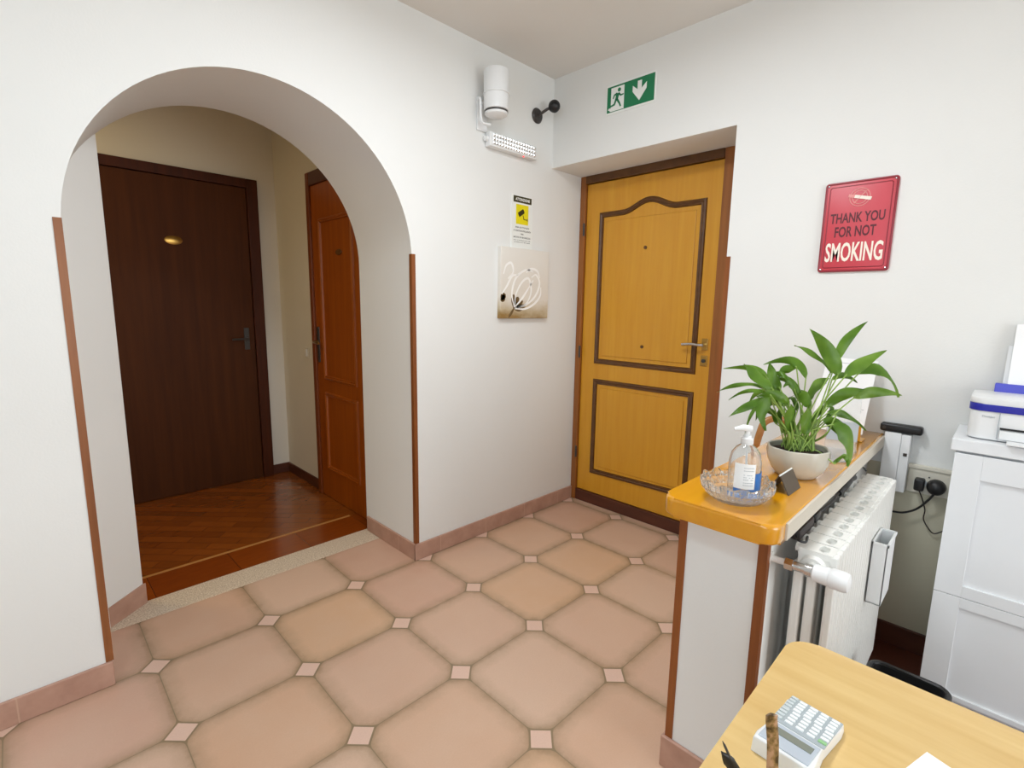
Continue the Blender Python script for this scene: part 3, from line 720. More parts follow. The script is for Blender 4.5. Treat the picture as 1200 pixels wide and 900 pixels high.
# canvas with flowers
CN = thing('canvas_painting', 'small square canvas of a pale tulip on taupe below the notice', 'painting', (2.2, YA, 1.277))
cx0, cx1, cz0, cz1, cyf = 1.997, 2.406, 1.277, 1.682, 2.094
b = bmesh.new(); box(b, cx0, cx1, cyf, YA, cz0, cz1, 0.003); obj('canvas', b, M_CANVAS, CN)
FC = Matrix(((cx1 - cx0, 0, 0, cx0), (0, 0, -1, cyf), (0, cz1 - cz0, 0, cz0), (0, 0, 0, 1)))
def stroke(pts, wd, mat, nm='paint_stroke', z=0.0006):
    b = bmesh.new(); P = spline([(p[0], p[1], 0) for p in pts], 7); n = len(P); L = []; Rr = []
    for i, p in enumerate(P):
        t = (P[min(i + 1, n - 1)] - P[max(i - 1, 0)]).normalized(); nn = Vector((-t.y, t.x, 0))
        s_ = i / (n - 1); w2 = (wd if not isinstance(wd, tuple) else wd[0] + (wd[1] - wd[0]) * s_) * 0.5 * (0.35 + 0.65 * math.sin(PI * min(0.95, max(0.05, s_))))
        L.append(p + nn * w2); Rr.append(p - nn * w2)
    for i in range(n - 1):
        q = [L[i], L[i + 1], Rr[i + 1], Rr[i]]
        prism(b, [FC @ Vector((v.x, v.y, 0)) for v in q], (0, -z, 0))
    bmesh.ops.remove_doubles(b, verts=b.verts, dist=1e-6)
    return obj(nm, b, mat, CN)
base_ = (0.27, 0.15)
for P in ([(0.27, 0.16), (0.22, 0.36), (0.30, 0.58), (0.50, 0.70), (0.66, 0.68)], [(0.28, 0.16), (0.30, 0.34), (0.42, 0.52), (0.56, 0.58), (0.62, 0.40), (0.52, 0.22), (0.30, 0.15)],
          [(0.28, 0.15), (0.52, 0.20), (0.72, 0.34), (0.80, 0.52), (0.72, 0.64), (0.62, 0.60)], [(0.28, 0.14), (0.50, 0.14), (0.70, 0.22), (0.82, 0.34), (0.83, 0.46)],
          [(0.29, 0.17), (0.44, 0.30), (0.66, 0.56)], [(0.05, 0.62), (0.10, 0.74), (0.20, 0.78), (0.24, 0.66), (0.14, 0.56)], [(0.02, 0.34), (0.12, 0.46), (0.22, 0.60), (0.34, 0.62)],
          [(0.50, 0.66), (0.60, 0.72), (0.74, 0.70), (0.80, 0.60)]):
    stroke(P, 0.034, M_CANVAS_W, 'petal_stroke')
for P in ([(0.27, 0.16), (0.30, 0.24), (0.36, 0.30)], [(0.27, 0.15), (0.36, 0.20), (0.44, 0.26)], [(0.27, 0.15), (0.26, 0.26), (0.24, 0.34)], [(0.28, 0.14), (0.38, 0.15), (0.50, 0.19)], [(0.02, 0.26), (0.05, 0.31), (0.10, 0.32)], [(0.02, 0.30), (0.04, 0.28), (0.07, 0.33)]):
    stroke(P, 0.10, M_CANVAS_B, 'base_stroke', 0.0004)
stroke([(0.28, 0.16), (0.20, 0.06), (0.16, 0.01)], (0.05, 0.03), M_CANVAS_B, 'stem_stroke')

# ---------------------------------------------------------------- signs on wall B
ES = thing('exit_sign', 'green emergency exit sign with running figure and down arrow', 'sign', (XB, 1.59, 2.39))
F = frameB(XB, 1.588, 2.464); F1 = F @ Matrix.Translation((0, 0, 0.005)); F2 = F @ Matrix.Translation((0, 0, 0.0062)); F3 = F @ Matrix.Translation((0, 0, 0.0074))
b = bmesh.new(); prism(b, [F @ Vector((p[0] , p[1], 0)) for p in [(q[0], q[1]) for q in rounded(-0.150, 0.150, -0.075, 0.075, 0, 0.008, 4)]], (-0.005, 0, 0)); obj('plate', b, M_SIGNW, ES)
b = bmesh.new(); flat(b, F1, rect(-0.143, 0.143, -0.065, 0.065), 0.001); gp = obj('green_field', b, M_GREEN, ES)
b = bmesh.new(); flat(b, F2, rect(-0.118, -0.036, -0.062, 0.056), 0.001); flat(b, F2, [(-0.118, -0.062), (-0.135, -0.050), (-0.128, -0.042), (-0.118, -0.045)], 0.001); dp = obj('doorway_shape', b, M_SIGNW, gp)
b = bmesh.new(); flat(b, F2, [(0.045, 0.050), (0.069, 0.050), (0.069, 0.010), (0.098, 0.034), (0.098, 0.004), (0.057, -0.046), (0.016, 0.004), (0.016, 0.034), (0.045, 0.010)], 0.001); obj('arrow', b, M_SIGNW, gp)
b = bmesh.new()
def bar(p, q, w1, w2):
    p, q = Vector(p), Vector(q); t = (q - p).normalized(); n = Vector((-t.y, t.x))
    flat(b, F3, [tuple(p + n * w1), tuple(p - n * w1), tuple(q - n * w2), tuple(q + n * w2)], 0.001)
flat(b, F3, [(-0.066 + 0.010 * math.cos(k * PI / 7), 0.038 + 0.010 * math.sin(k * PI / 7)) for k in range(14)], 0.001)
bar((-0.074, 0.022), (-0.082, -0.008), 0.010, 0.008)
bar((-0.070, 0.022), (-0.056, 0.008), 0.005, 0.004); bar((-0.058, 0.008), (-0.038, 0.010), 0.004, 0.003)
bar((-0.078, 0.022), (-0.098, 0.016), 0.005, 0.004); bar((-0.096, 0.017), (-0.104, 0.000), 0.004, 0.003)
bar((-0.080, -0.004), (-0.066, -0.026), 0.006, 0.005); bar((-0.066, -0.024), (-0.054, -0.048), 0.005, 0.004)
bar((-0.084, -0.004), (-0.094, -0.030), 0.006, 0.005); bar((-0.092, -0.030), (-0.124, -0.037), 0.005, 0.004)
obj('running_figure', b, M_GREEN, dp)

NS_ = thing('no_smoking_sign', 'red tin sign reading THANK YOU FOR NOT SMOKING', 'sign', (XB, 0.50, 1.51))
F = frameB(XB, 0.501, 1.685); Wd, Hd = 0.242, 0.352
b = bmesh.new(); prism(b, [F @ Vector((q[0], q[1], 0)) for q in rounded(-Wd / 2, Wd / 2, -Hd / 2, Hd / 2, 0, 0.008, 4)], (-0.008, 0, 0), 0.002); obj('plate', b, M_RED, NS_, smooth=True)
def ring(nm, hw, hh, ww, x, tt, mat, r_=0.008):
    P = [Vector((x, F.translation.y - q[0], F.translation.z + q[1])) for q in rounded(-hw, hw, -hh, hh, 0, r_, 4)]
    b = bmesh.new(); tube(b, P, ww, 8, closed=True); return obj(nm, b, mat, NS_, smooth=True)
ring('rolled_rim', Wd / 2 - 0.003, Hd / 2 - 0.003, 0.0045, XB - 0.007, 0, M_REDDK)
ring('raised_bead', Wd / 2 - 0.017, Hd / 2 - 0.017, 0.0018, XB - 0.008, 0, M_REDDK)
F1 = F @ Matrix.Translation((0, 0, 0.0082))
text('sign_text', 'THANK YOU', F1 @ Matrix.Translation((-0.002, 0.036, 0)), 0.05, M_MAROON, NS_, width=0.184, height=0.040, bold=0.0012)
text('sign_text', 'FOR NOT', F1 @ Matrix.Translation((-0.004, -0.018, 0)), 0.05, M_MAROON, NS_, width=0.140, height=0.042, bold=0.0012)
text('sign_text', 'SMOKING', F1 @ Matrix.Translation((-0.002, -0.098, 0)), 0.07, M_CREAMP, NS_, width=0.196, height=0.076, bold=0.0014, label='large cream letters')
b = bmesh.new()
for rr in (0.034, 0.025):
    P = [F1 @ Vector((0.0 + rr * math.cos(2 * PI * k / 32), 0.112 + rr * math.sin(2 * PI * k / 32), 0)) for k in range(32)]; tube(b, P, 0.0016, 6, closed=True)
tube(b, [F1 @ Vector((-0.018, 0.090, 0)), F1 @ Vector((0.020, 0.134, 0))], 0.0024, 6)
rg = obj('prohibition_ring', b, M_PINKP, NS_, smooth=True)
b = bmesh.new(); Mr = F1 @ Matrix.Translation((0, 0.112, 0.001)) @ Matrix.Rotation(math.radians(-14), 4, 'Z')
flat(b, Mr, rect(-0.018, 0.040, -0.006, 0.006), 0.001); cg = obj('cigarette', b, M_CREAMP, NS_)
b = bmesh.new(); flat(b, Mr, rect(-0.040, -0.018, -0.006, 0.006), 0.001); obj('filter_tip', b, M_PINKP, cg)
b = bmesh.new()
for sx_ in (-1, 1):
    for sy_ in (-1, 1):
        b = bmesh.new(); lathe(b, [(0.0045, 0.0), (0.003, 0.003), (0.0001, 0.004)], F @ Vector((sx_ * (Wd / 2 - 0.010), sy_ * (Hd / 2 - 0.010), 0.008)), 12, Matrix(((0, 0, -1), (1, 0, 0), (0, 1, 0))))
        obj('corner_rivet', b, M_CHROME, NS_, smooth=True)

# ---------------------------------------------------------------- wall box, remote, sockets
IC = thing('wall_intercom', 'white wall-mounted handset intercom beside the end of the counter', 'intercom', (XB, 0.28, 0.65))
b = bmesh.new(); box(b, XB - 0.045, XB, 0.264, 0.318, 0.650, 0.885, 0.004); obj('body', b, M_WHITE, IC, smooth=True)
b = bmesh.new(); box(b, XB - 0.050, XB, 0.234, 0.2632, 0.655, 0.882, 0.003); hs = obj('handset', b, M_WHITE, IC, smooth=True)
b = bmesh.new(); box(b, XB - 0.052, XB - 0.049, 0.240, 0.252, 0.800, 0.812, 0.001); obj('slot', b, M_DGREY, hs)
RM = thing('remote_control', 'black remote control lying across the top of the white intercom', 'remote control', (XB - 0.03, 0.27, 0.886))
b = bmesh.new(); box(b, XB - 0.045, XB - 0.004, 0.204, 0.336, 0.8862, 0.918, 0.008, 3); obj('case', b, M_BLACK, RM, smooth=True)
b = bmesh.new()
tube(b, [(XB - 0.045, 0.322, 0.902), (XB - 0.047, 0.322, 0.902)], 0.006, 12); obj('button', b, M_DGREY, RM)
SK = thing('socket_panel', 'long cream wall socket panel low beside the white cabinet', 'socket', (XB, 0.16, 0.66))
b = bmesh.new(); box(b, XB - 0.010, XB, 0.06, 0.232, 0.655, 0.756, 0.004); obj('plate', b, M_CREAM, SK)
b = bmesh.new(); box(b, XB - 0.016, XB, 0.06, 0.236, 0.752, 0.768, 0.003); obj('upper_trunking', b, M_CREAM, SK)
for yy in (0.192, 0.145):
    b = bmesh.new(); tube(b, [(XB - 0.012, yy, 0.70), (XB - 0.006, yy, 0.70)], 0.020, 20); obj('outlet', b, M_WHITE, SK, smooth=True)
b = bmesh.new()
for zz in (0.726,): tube(b, [(XB - 0.0125, 0.168, zz), (XB - 0.010, 0.168, zz)], 0.003, 8)
obj('screw', b, M_DGREY, SK)
PA = thing('power_plug', 'small black plug with a thin cord, left on the socket panel', 'plug', (XB - 0.03, 0.193, 0.69))
b = bmesh.new(); box(b, XB - 0.050, XB - 0.0125, 0.177, 0.208, 0.674, 0.722, 0.007, 3); obj('body', b, M_BLACK, PA, smooth=True)
b = bmesh.new(); tube(b, spline([(XB - 0.035, 0.192, 0.678), (2.42, 0.178, 0.64), (2.42, 0.166, 0.60), (2.42, 0.166, 0.564), (2.42, 0.150, 0.535), (2.428, 0.130, 0.514), (2.432, 0.10, 0.535), (2.432, 0.06, 0.56)], 6), 0.0022, 8); obj('cord', b, M_DARKRUB, PA, smooth=True)
PB = thing('power_plug', 'round black plug with a thick cord, right on the socket panel', 'plug', (XB - 0.03, 0.143, 0.69))
b = bmesh.new(); lathe(b, [(0.027, 0), (0.030, 0.010), (0.026, 0.035), (0.016, 0.045), (0.0001, 0.047)], (XB - 0.0125, 0.143, 0.697), 24, Matrix(((0, 0, -1), (1, 0, 0), (0, 1, 0)))); obj('body', b, M_BLACK, PB, smooth=True)
b = bmesh.new(); tube(b, spline([(XB - 0.045, 0.143, 0.680), (2.40, 0.160, 0.645), (2.41, 0.19, 0.60), (2.41, 0.225, 0.575), (2.41, 0.26, 0.568), (2.40, 0.31, 0.57), (2.38, 0.345, 0.58)], 6), 0.004, 8); obj('cord', b, M_BLACK, PB, smooth=True)

# ---------------------------------------------------------------- white cabinet and printer
CB = thing('shoe_cabinet', 'tall shallow white cabinet with recessed tilting fronts', 'cabinet', (2.30, -0.35, 0))
CXF, CYL, CYR = 2.165, 0.103, -0.80
b = bmesh.new(); box(b, CXF + 0.012, XB - 0.032, CYR + 0.008, CYL - 0.008, 0.0, 0.90, 0.001); obj('body', b, M_WHITE2, CB)
b = bmesh.new(); box(b, CXF - 0.012, XB - 0.001, CYR, CYL + 0.004, 0.905, 0.945, 0.003); obj('top_board', b, M_WHITE2, CB)
def flap(z0, z1, st=0.07, rail=0.072):
    b = bmesh.new(); x0, x1 = CXF - 0.008, CXF + 0.010
    box(b, x0, x1, CYL - 0.008 - st, CYL - 0.008, z0, z1, 0.001); box(b, x0, x1, CYR + 0.008, CYR + 0.008 + st, z0, z1, 0.001)
    box(b, x0, x1, CYR + 0.008 + st, CYL - 0.008 - st, z1 - rail, z1, 0.001); box(b, x0, x1, CYR + 0.008 + st, CYL - 0.008 - st, z0, z0 + rail * 0.5, 0.001)
    box(b, x0 + 0.009, x1, CYR + 0.008 + st, CYL - 0.008 - st, z0 + rail * 0.5, z1 - rail, 0.0)
    obj('flap_front', b, M_WHITE2, CB)
flap(0.413, 0.898, rail=0.080); flap(0.04, 0.411, rail=0.036)

PT = thing('printer', 'white inkjet printer with blue band on top of the cabinet', 'printer', (2.30, -0.13, 0.946))
px0, px1, py0, py1 = 2.190, 2.420, -0.34, 0.080
def rbox(b, x0, x1, y0, y1, z0, z1, r, bev=0.0):
    prism(b, rounded(x0, x1, y0, y1, z0, r, 6), (0, 0, z1 - z0), bev)
b = bmesh.new(); rbox(b, px0 + 0.004, px1, py0 + 0.004, py1 - 0.004, 0.949, 1.040, 0.03, 0.003); obj('body', b, M_WHITE, PT, smooth=True)
b = bmesh.new(); rbox(b, px0, px1, py0, py1, 1.040, 1.062, 0.034, 0.002); obj('blue_band', b, M_BLUE, PT, smooth=True, label='royal blue band round the body')
b = bmesh.new(); rbox(b, px0 + 0.001, px1, py0, py1 - 0.001, 1.062, 1.083, 0.033, 0.005); obj('scanner_lid', b, M_WHITE, PT, smooth=True)
b = bmesh.new(); box(b, px0 - 0.001, px0 + 0.01, py0 + 0.03, 0.000, 0.986, 0.992, 0.0); obj('output_slot', b, M_BLACK, PT)
b = bmesh.new(); box(b, px0 - 0.004, px0 + 0.01, py0 + 0.03, 0.000, 0.955, 0.983, 0.002); obj('slot_flap', b, M_WHITE, PT)
b = bmesh.new(); box(b, px0 - 0.055, px0 + 0.01, py0 + 0.06, -0.02, 0.949, 0.954, 0.001); obj('output_tray', b, M_WHITE, PT)
b = bmesh.new(); box(b, px0 - 0.0005, px0 + 0.01, 0.0035, 0.0055, 0.955, 1.038, 0.0); obj('panel_seam', b, M_LGREY, PT)
text('brand_text', 'DeskJet', frameB(px0 + 0.0035, 0.030, 1.022), 0.012, M_LGREY, PT, width=0.030, height=0.008, bold=0.0001)
b = bmesh.new(); box(b, px1 - 0.028, px1 - 0.005, -0.30, 0.030, 1.080, 1.112, 0.003); obj('rear_feed', b, M_BLUE2, PT, label='violet blue paper feed at the rear')
b = bmesh.new(); prism(b, [(2.404, 0.012, 1.10), (2.404, -0.20, 1.10), (2.430, -0.20, 1.24), (2.430, 0.012, 1.24)], (0.004, 0, -0.0005)); obj('paper_support', b, M_WHITE, PT)
b = bmesh.new(); prism(b, [(2.396, 0.000, 1.10), (2.396, -0.21, 1.10), (2.424, -0.21, 1.315), (2.424, 0.000, 1.315)], (0.004, 0, -0.0005))
tag(obj('paper_stack', b, M_PAPER), 'white sheets standing in the rear feed of the printer', 'paper')

# ---------------------------------------------------------------- desk
TB = thing('desk', 'light bamboo-coloured desk with rounded corner in the foreground', 'desk', (0.60, -0.45, 0))
tx0, tx1, ty0, ty1 = 0.22, 1.000, -1.15, 0.231
b = bmesh.new(); prism(b, rounded(tx0, tx1, ty0, ty1, 0.715, 0.045, 8), (0, 0, 0.025), 0.002); obj('desk_top', b, M_BAMBOO, TB, smooth=True)
for lx in (tx0 + 0.06, tx1 - 0.10):
    for ly in (ty0 + 0.08, ty1 - 0.10):
        b = bmesh.new(); box(b, lx - 0.02, lx + 0.02, ly - 0.02, ly + 0.02, 0, 0.715, 0.003); obj('leg', b, M_BLACK, TB)
b = bmesh.new(); box(b, tx0 + 0.08, tx1 - 0.12, ty0 + 0.07, ty0 + 0.09, 0.66, 0.7145, 0.002); obj('apron', b, M_BLACK, TB)

# black bin between desk, radiator and cabinet
BZ = 0.325
BN = thing('waste_bin', 'black waste bin on the floor behind the desk, beside the cabinet', 'bin', (1.62, 0.12, 0))
b = bmesh.new(); bx0, bx1, by0, by1 = 1.44, 1.725, 0.012, 0.185
lo = rounded(bx0 + 0.02, bx1 - 0.02, by0 + 0.02, by1 - 0.02, 0.0, 0.03, 4); hi = rounded(bx0, bx1, by0, by1, BZ, 0.03, 4); hi2 = rounded(bx0 + 0.006, bx1 - 0.006, by0 + 0.006, by1 - 0.006, BZ, 0.026, 4); lo2 = rounded(bx0 + 0.026, bx1 - 0.026, by0 + 0.026, by1 - 0.026, 0.01, 0.026, 4)
Rg = [[b.verts.new(p) for p in q] for q in (lo, hi, hi2, lo2)]
for a_, c_ in zip(Rg[:-1], Rg[1:]):
    for i in range(len(a_)): b.faces.new((a_[i], a_[(i + 1) % len(a_)], c_[(i + 1) % len(a_)], c_[i]))
b.faces.new(Rg[0][::-1]); b.faces.new(Rg[-1]); obj('tub', b, M_BLACK, BN, smooth=True)
b = bmesh.new(); tube(b, rounded(bx0 - 0.002, bx1 + 0.002, by0 - 0.002, by1 + 0.002, BZ, 0.032, 4), 0.007, 8, closed=True); obj('rim', b, M_BLACK, BN, smooth=True)

# ---------------------------------------------------------------- calculator
CL = thing('calculator', 'white desk calculator with grey display on the bamboo desk', 'calculator', (0.745, 0.155, 0.7405))
# local frame: +X towards the display end, +Y across
o0 = Vector((0.745, 0.150, 0.7405)); ax = Vector((-0.996, 0.085, 0)).normalized(); ay = Vector((0.085, 0.996, 0)).normalized()
MC = Matrix(((ax.x, ay.x, 0, o0.x), (ax.y, ay.y, 0, o0.y), (0, 0, 1, o0.z), (0, 0, 0, 1)))
# across: ay runs from the right edge (y small) to the left edge in the picture
def cbm(f):
    b = bmesh.new(); f(b); b.transform(MC); return b
def body(b):
    P = [(-0.068, -0.036), (-0.050, -0.038), (0.010, -0.034), (0.055, -0.039), (0.068, -0.037), (0.070, 0.037), (0.055, 0.039), (0.010, 0.034), (-0.050, 0.038), (-0.068, 0.036)]
    zt = lambda x: 0.012 + max(0, (x + 0.068)) * 0.085
    lo_ = [b.verts.new((p[0], p[1], 0)) for p in P]; hi_ = [b.verts.new((p[0] * 0.985, p[1] * 0.96, zt(p[0]))) for p in P]
    n = len(P); f = [b.faces.new(lo_[::-1]), b.faces.new(hi_)]
    for i in range(n): b.faces.new((lo_[i], lo_[(i + 1) % n], hi_[(i + 1) % n], hi_[i]))
    bmesh.ops.bevel(b, geom=list(f[1].edges), offset=0.003, segments=3, affect='EDGES', profile=0.5)
obj('case', cbm(body), M_WHITE, CL, smooth=True)
tilt = math.atan(0.085)
def top_at(x): return 0.0125 + (x + 0.068) * 0.085
def dp_(b): xbox(b, Matrix.Translation((0.040, 0, top_at(0.040) + 0.0003)) @ Matrix.Rotation(-tilt, 4, 'Y'), 0.046, 0.064, 0.002, 0.0008)
dpn = obj('display_panel', cbm(dp_), M_PANEL, CL)
def dl_(b): xbox(b, Matrix.Translation((0.033, 0, top_at(0.033) + 0.0015)) @ Matrix.Rotation(-tilt, 4, 'Y'), 0.014, 0.054, 0.0012)
obj('lcd', cbm(dl_), M_LCD, dpn)
def kb_(b): xbox(b, Matrix.Translation((-0.0255, 0, top_at(-0.0255) + 0.0002)) @ Matrix.Rotation(-tilt, 4, 'Y'), 0.078, 0.070, 0.0012, 0.0004)
obj('key_bed', cbm(kb_), M_KEYBED, CL)
keyproto = {}
def key(x, y, kind, sx, sy):
    kk = (kind, sx, sy)
    mat = {'w': M_KEYW, 'g': M_KEYG, 'e': M_KEYGR}[kind]
    if kk not in keyproto:
        b = cbm(lambda b: xbox(b, Matrix.Translation((0, 0, 0)) @ Matrix.Rotation(-tilt, 4, 'Y'), sx, sy, 0.003, 0.001, 2))
        bmesh.ops.translate(b, verts=b.verts, vec=-o0 + world_loc(CL))
        o = obj('key', b, mat, CL); keyproto[kk] = o
    else:
        o = keyproto[kk].copy(); COL.objects.link(o); o.parent = CL
    o.location = MC.to_3x3() @ Vector((x, y, top_at(x) + 0.0012)) + (o0 - CL.location)
for r_ in range(5):
    key(-0.060 + r_ * 0.0085, 0.0295, 'g', 0.0055, 0.009)
for c_ in range(4):
    for r_ in range(4): key(-0.058 + r_ * 0.0085, 0.0165 - c_ * 0.0145 + 0.000, 'w', 0.0062, 0.0105)
for c_ in range(5):
    for r_ in range(4):
        if c_ == 4 and r_ == 3: continue
        key(-0.0235 + r_ * 0.0088, 0.0290 - c_ * 0.0145, 'g' if c_ == 0 else 'w', 0.0058, 0.0105)
key(0.0028, -0.029, 'e', 0.0058, 0.0105)

# sheet of paper at the frame edge
b = bmesh.new(); prism(b, [(0.853, 0.018, 0.7405), (0.72, 0.060, 0.7405), (0.66, -0.14, 0.7405), (0.79, -0.18, 0.7405)], (0, 0, 0.0006))
tag(obj('paper_sheet', b, M_PAPER), 'blank white sheet of paper lying flat on the desk', 'paper')

# ---------------------------------------------------------------- glasses standing lens-down near the frame edge
GL = thing('eyeglasses', 'tortoiseshell eyeglasses with an arm pointing up on the desk', 'glasses', (0.56, 0.10, 0.7405))
def flat_tube(b, pts, w1, w2, side):
    pts = [Vector(p) for p in pts]; n = len(pts); side = Vector(side).normalized(); rings = []
    for i, p in enumerate(pts):
        t = (pts[min(i + 1, n - 1)] - pts[max(i - 1, 0)]).normalized(); s = (side - t * side.dot(t)).normalized(); u = t.cross(s)
        a = w1[i] if isinstance(w1, list) else w1
        rings.append([b.verts.new(p + s * a * math.cos(2 * PI * k / 10) + u * w2 * math.sin(2 * PI * k / 10)) for k in range(10)])
    for i in range(n - 1):
        for k in range(10): b.faces.new((rings[i][k], rings[i][(k + 1) % 10], rings[i + 1][(k + 1) % 10], rings[i + 1][k]))
    b.faces.new(rings[0][::-1]); b.faces.new(rings[-1])
imr = Vector((0.708, -0.706, 0.0))
P = spline([(0.602, 0.141, 0.748), (0.604, 0.145, 0.79), (0.608, 0.149, 0.83), (0.608, 0.153, 0.858), (0.6085, 0.1535, 0.864), (0.609, 0.154, 0.8665)], 6)
wl_ = [0.0074] * len(P); wl_[-1] = 0.0026; wl_[-2] = 0.0042; wl_[-3] = 0.0054; wl_[-4] = 0.0063; wl_[-5] = 0.0070
b = bmesh.new(); flat_tube(b, P, wl_, 0.0020, imr); obj('temple', b, M_TORT, GL, smooth=True)
P = spline([(0.500, 0.045, 0.748), (0.502, 0.048, 0.79), (0.505, 0.052, 0.83), (0.505, 0.055, 0.866)], 6)
b = bmesh.new(); flat_tube(b, P, wl_, 0.0020, imr); obj('temple', b, M_TORT, GL, smooth=True)
fx = Vector((-0.102, -0.096, 0)).normalized(); fz = Vector((0.68, -0.72, 0)).normalized()
b = bmesh.new()
for cc in (0.036, 0.104):
    c_ = Vector((0.602, 0.141, 0.7445)) + fx * cc
    tube(b, [c_ + fx * 0.026 * math.cos(a * PI / 12) - fz * 0.020 * (1 + math.sin(a * PI / 12)) * 1.0 for a in range(24)], 0.0032, 8, closed=True)
c_ = Vector((0.602, 0.141, 0.7445)); tube(b, [c_, c_ + fx * 0.012 - fz * 0.01], 0.0035, 8); tube(b, [c_ + fx * 0.14, c_ + fx * 0.128 - fz * 0.01], 0.0035, 8); tube(b, [c_ + fx * 0.062 - fz * 0.012, c_ + fx * 0.078 - fz * 0.012], 0.003, 8)
obj('front_frame', b, M_TORT, GL, smooth=True)

SN = thing('sunglasses', 'black glasses with crossed arms at the desk edge', 'glasses', (0.59, 0.19, 0.7405))
b = bmesh.new(); P = spline([(0.596, 0.168, 0.7445), (0.581, 0.172, 0.778), (0.5685, 0.182, 0.805), (0.5612, 0.191, 0.8195)], 6)
wl2 = [0.0068] * len(P)
for q_ in range(1, 7): wl2[-q_] = 0.0008 + 0.0066 * math.sin(PI / 2 * (q_ - 1) / 6)
flat_tube(b, P, wl2, 0.0022, imr); obj('temple', b, M_BLACK, SN, smooth=True)
b = bmesh.new(); P = spline([(0.600, 0.164, 0.7445), (0.586, 0.169, 0.775), (0.5700, 0.180, 0.806), (0.5635, 0.1915, 0.832)], 6)
flat_tube(b, P, [0.0016] * (len(P) - 1) + [0.0006], 0.0016, imr); obj('temple', b, M_DGREY, SN, smooth=True)
b = bmesh.new(); c0 = Vector((0.598, 0.166, 0.7440)); d1 = Vector((-0.9, -0.43, 0)).normalized(); d2 = Vector((0.43, -0.9, 0)).normalized()
for cc in (0.030, 0.092):
    tube(b, [c0 + d1 * (cc + 0.025 * math.cos(a * PI / 12)) + d2 * 0.018 * (1 + math.sin(a * PI / 12)) * 0.5 for a in range(24)], 0.003, 8, closed=True)
tube(b, [c0 + d1 * 0.055 + d2 * 0.009, c0 + d1 * 0.067 + d2 * 0.009], 0.003, 8); tube(b, [c0, c0 + d1 * 0.008 + d2 * 0.006], 0.004, 8)
obj('front_frame', b, M_BLACK, SN, smooth=True)

# ---------------------------------------------------------------- things on the counter
ZT = 0.8695
# cut glass bowl
BW = Vector((1.272, 0.455, ZT))
b = bmesh.new(); n = 64
n = 96
def scal(a, z):
    if z < 0.004: return 1.0
    return 1 + 0.018 * abs(math.sin(a * 12 + z * 90)) + 0.018 * abs(math.sin(a * 12 - z * 90)) + (0.03 * math.cos(a * 12) if z > 0.05 else 0)
prof = [(0.0001, 0.0), (0.044, 0.0), (0.056, 0.004)] + [(0.060 + 0.026 * math.sin(PI / 2 * min(1, k / 8)), 0.006 + 0.0048 * k) for k in range(1, 10)] + [(0.0835, 0.054), (0.081, 0.0545), (0.0795, 0.052), (0.080, 0.036), (0.072, 0.018), (0.052, 0.009), (0.0001, 0.008)]
inner0 = len(prof) - 5
def fnb(a, z): return scal(a, z)
lathe(b, prof, BW, n, None, fnb)
for v in b.verts:
    if v.co.z > ZT + 0.05: v.co.z += 0.004 * math.cos(12 * math.atan2(v.co.y - BW.y, v.co.x - BW.x))
tag(obj('glass_bowl', b, M_GLASS, None), 'cut glass bowl with scalloped rim on the counter', 'bowl')
# sanitizer bottle standing in the bowl
SB = thing('sanitizer_bottle', 'clear pump bottle of hand sanitizer standing in the glass bowl', 'bottle', (1.292, 0.447, ZT + 0.0085))
bx_, by_, bz_ = 1.292, 0.447, ZT + 0.0085
ell = Matrix(((0.72, -0.25, 0), (-0.25, 0.95, 0), (0, 0, 1)))
b = bmesh.new(); lathe(b, [(0.0001, 0), (0.034, 0.001), (0.037, 0.006), (0.038, 0.04), (0.0385, 0.09), (0.034, 0.112), (0.024, 0.128), (0.013, 0.136), (0.012, 0.142), (0.011, 0.142), (0.0118, 0.135), (0.023, 0.1265), (0.033, 0.111), (0.0373, 0.09), (0.0368, 0.04), (0.0355, 0.006), (0.033, 0.003), (0.0001, 0.003)], (bx_, by_, bz_), 36); obj('bottle_body', b, M_CLEAR, SB, smooth=True)
b = bmesh.new(); lathe(b, [(0.014, 0.136), (0.015, 0.138), (0.015, 0.152), (0.010, 0.154), (0.009, 0.160), (0.0001, 0.160)], (bx_, by_, bz_), 24)
obj('pump_collar', b, M_WHITE, SB, smooth=True)
b = bmesh.new(); tube(b, [(bx_, by_, bz_ + 0.158), (bx_, by_, bz_ + 0.172)], 0.006, 14)
hdv = Vector((-0.62, 0.72, 0)).normalized()
tube(b, [(bx_ - hdv.x * 0.008, by_ - hdv.y * 0.008, bz_ + 0.175), (bx_ + hdv.x * 0.012, by_ + hdv.y * 0.012, bz_ + 0.178), (bx_ + hdv.x * 0.034, by_ + hdv.y * 0.034, bz_ + 0.174)], [0.009, 0.008, 0.004], 12)
obj('pump_head', b, M_WHITE, SB, smooth=True)
b = bmesh.new(); tube(b, [(bx_, by_, bz_ + 0.136), (bx_ + 0.004, by_ - 0.006, bz_ + 0.01)], 0.0025, 8); obj('dip_tube', b, M_WHITE, SB, smooth=True)
def wrap(a0, a1, z0, z1, r, mat, nm, label=None):
    b = bmesh.new(); vs = []
    for k in range(13):
        a = math.radians(a0 + (a1 - a0) * k / 12); vs.append([b.verts.new((bx_ + rr * math.cos(a), by_ + rr * math.sin(a), bz_ + z)) for rr, z in ((r, z0), (r, z1), (r + 0.0006, z1), (r + 0.0006, z0))])
    for k in range(12):
        for j in range(4): b.faces.new((vs[k][j], vs[k][(j + 1) % 4], vs[k + 1][(j + 1) % 4], vs[k + 1][j]))
    b.faces.new(vs[0]); b.faces.new(vs[-1][::-1]); return obj(nm, b, mat, SB, smooth=True, label=label)
wrap(165, 238, 0.030, 0.094, 0.0392, M_PAPER, 'label', 'white printed label')
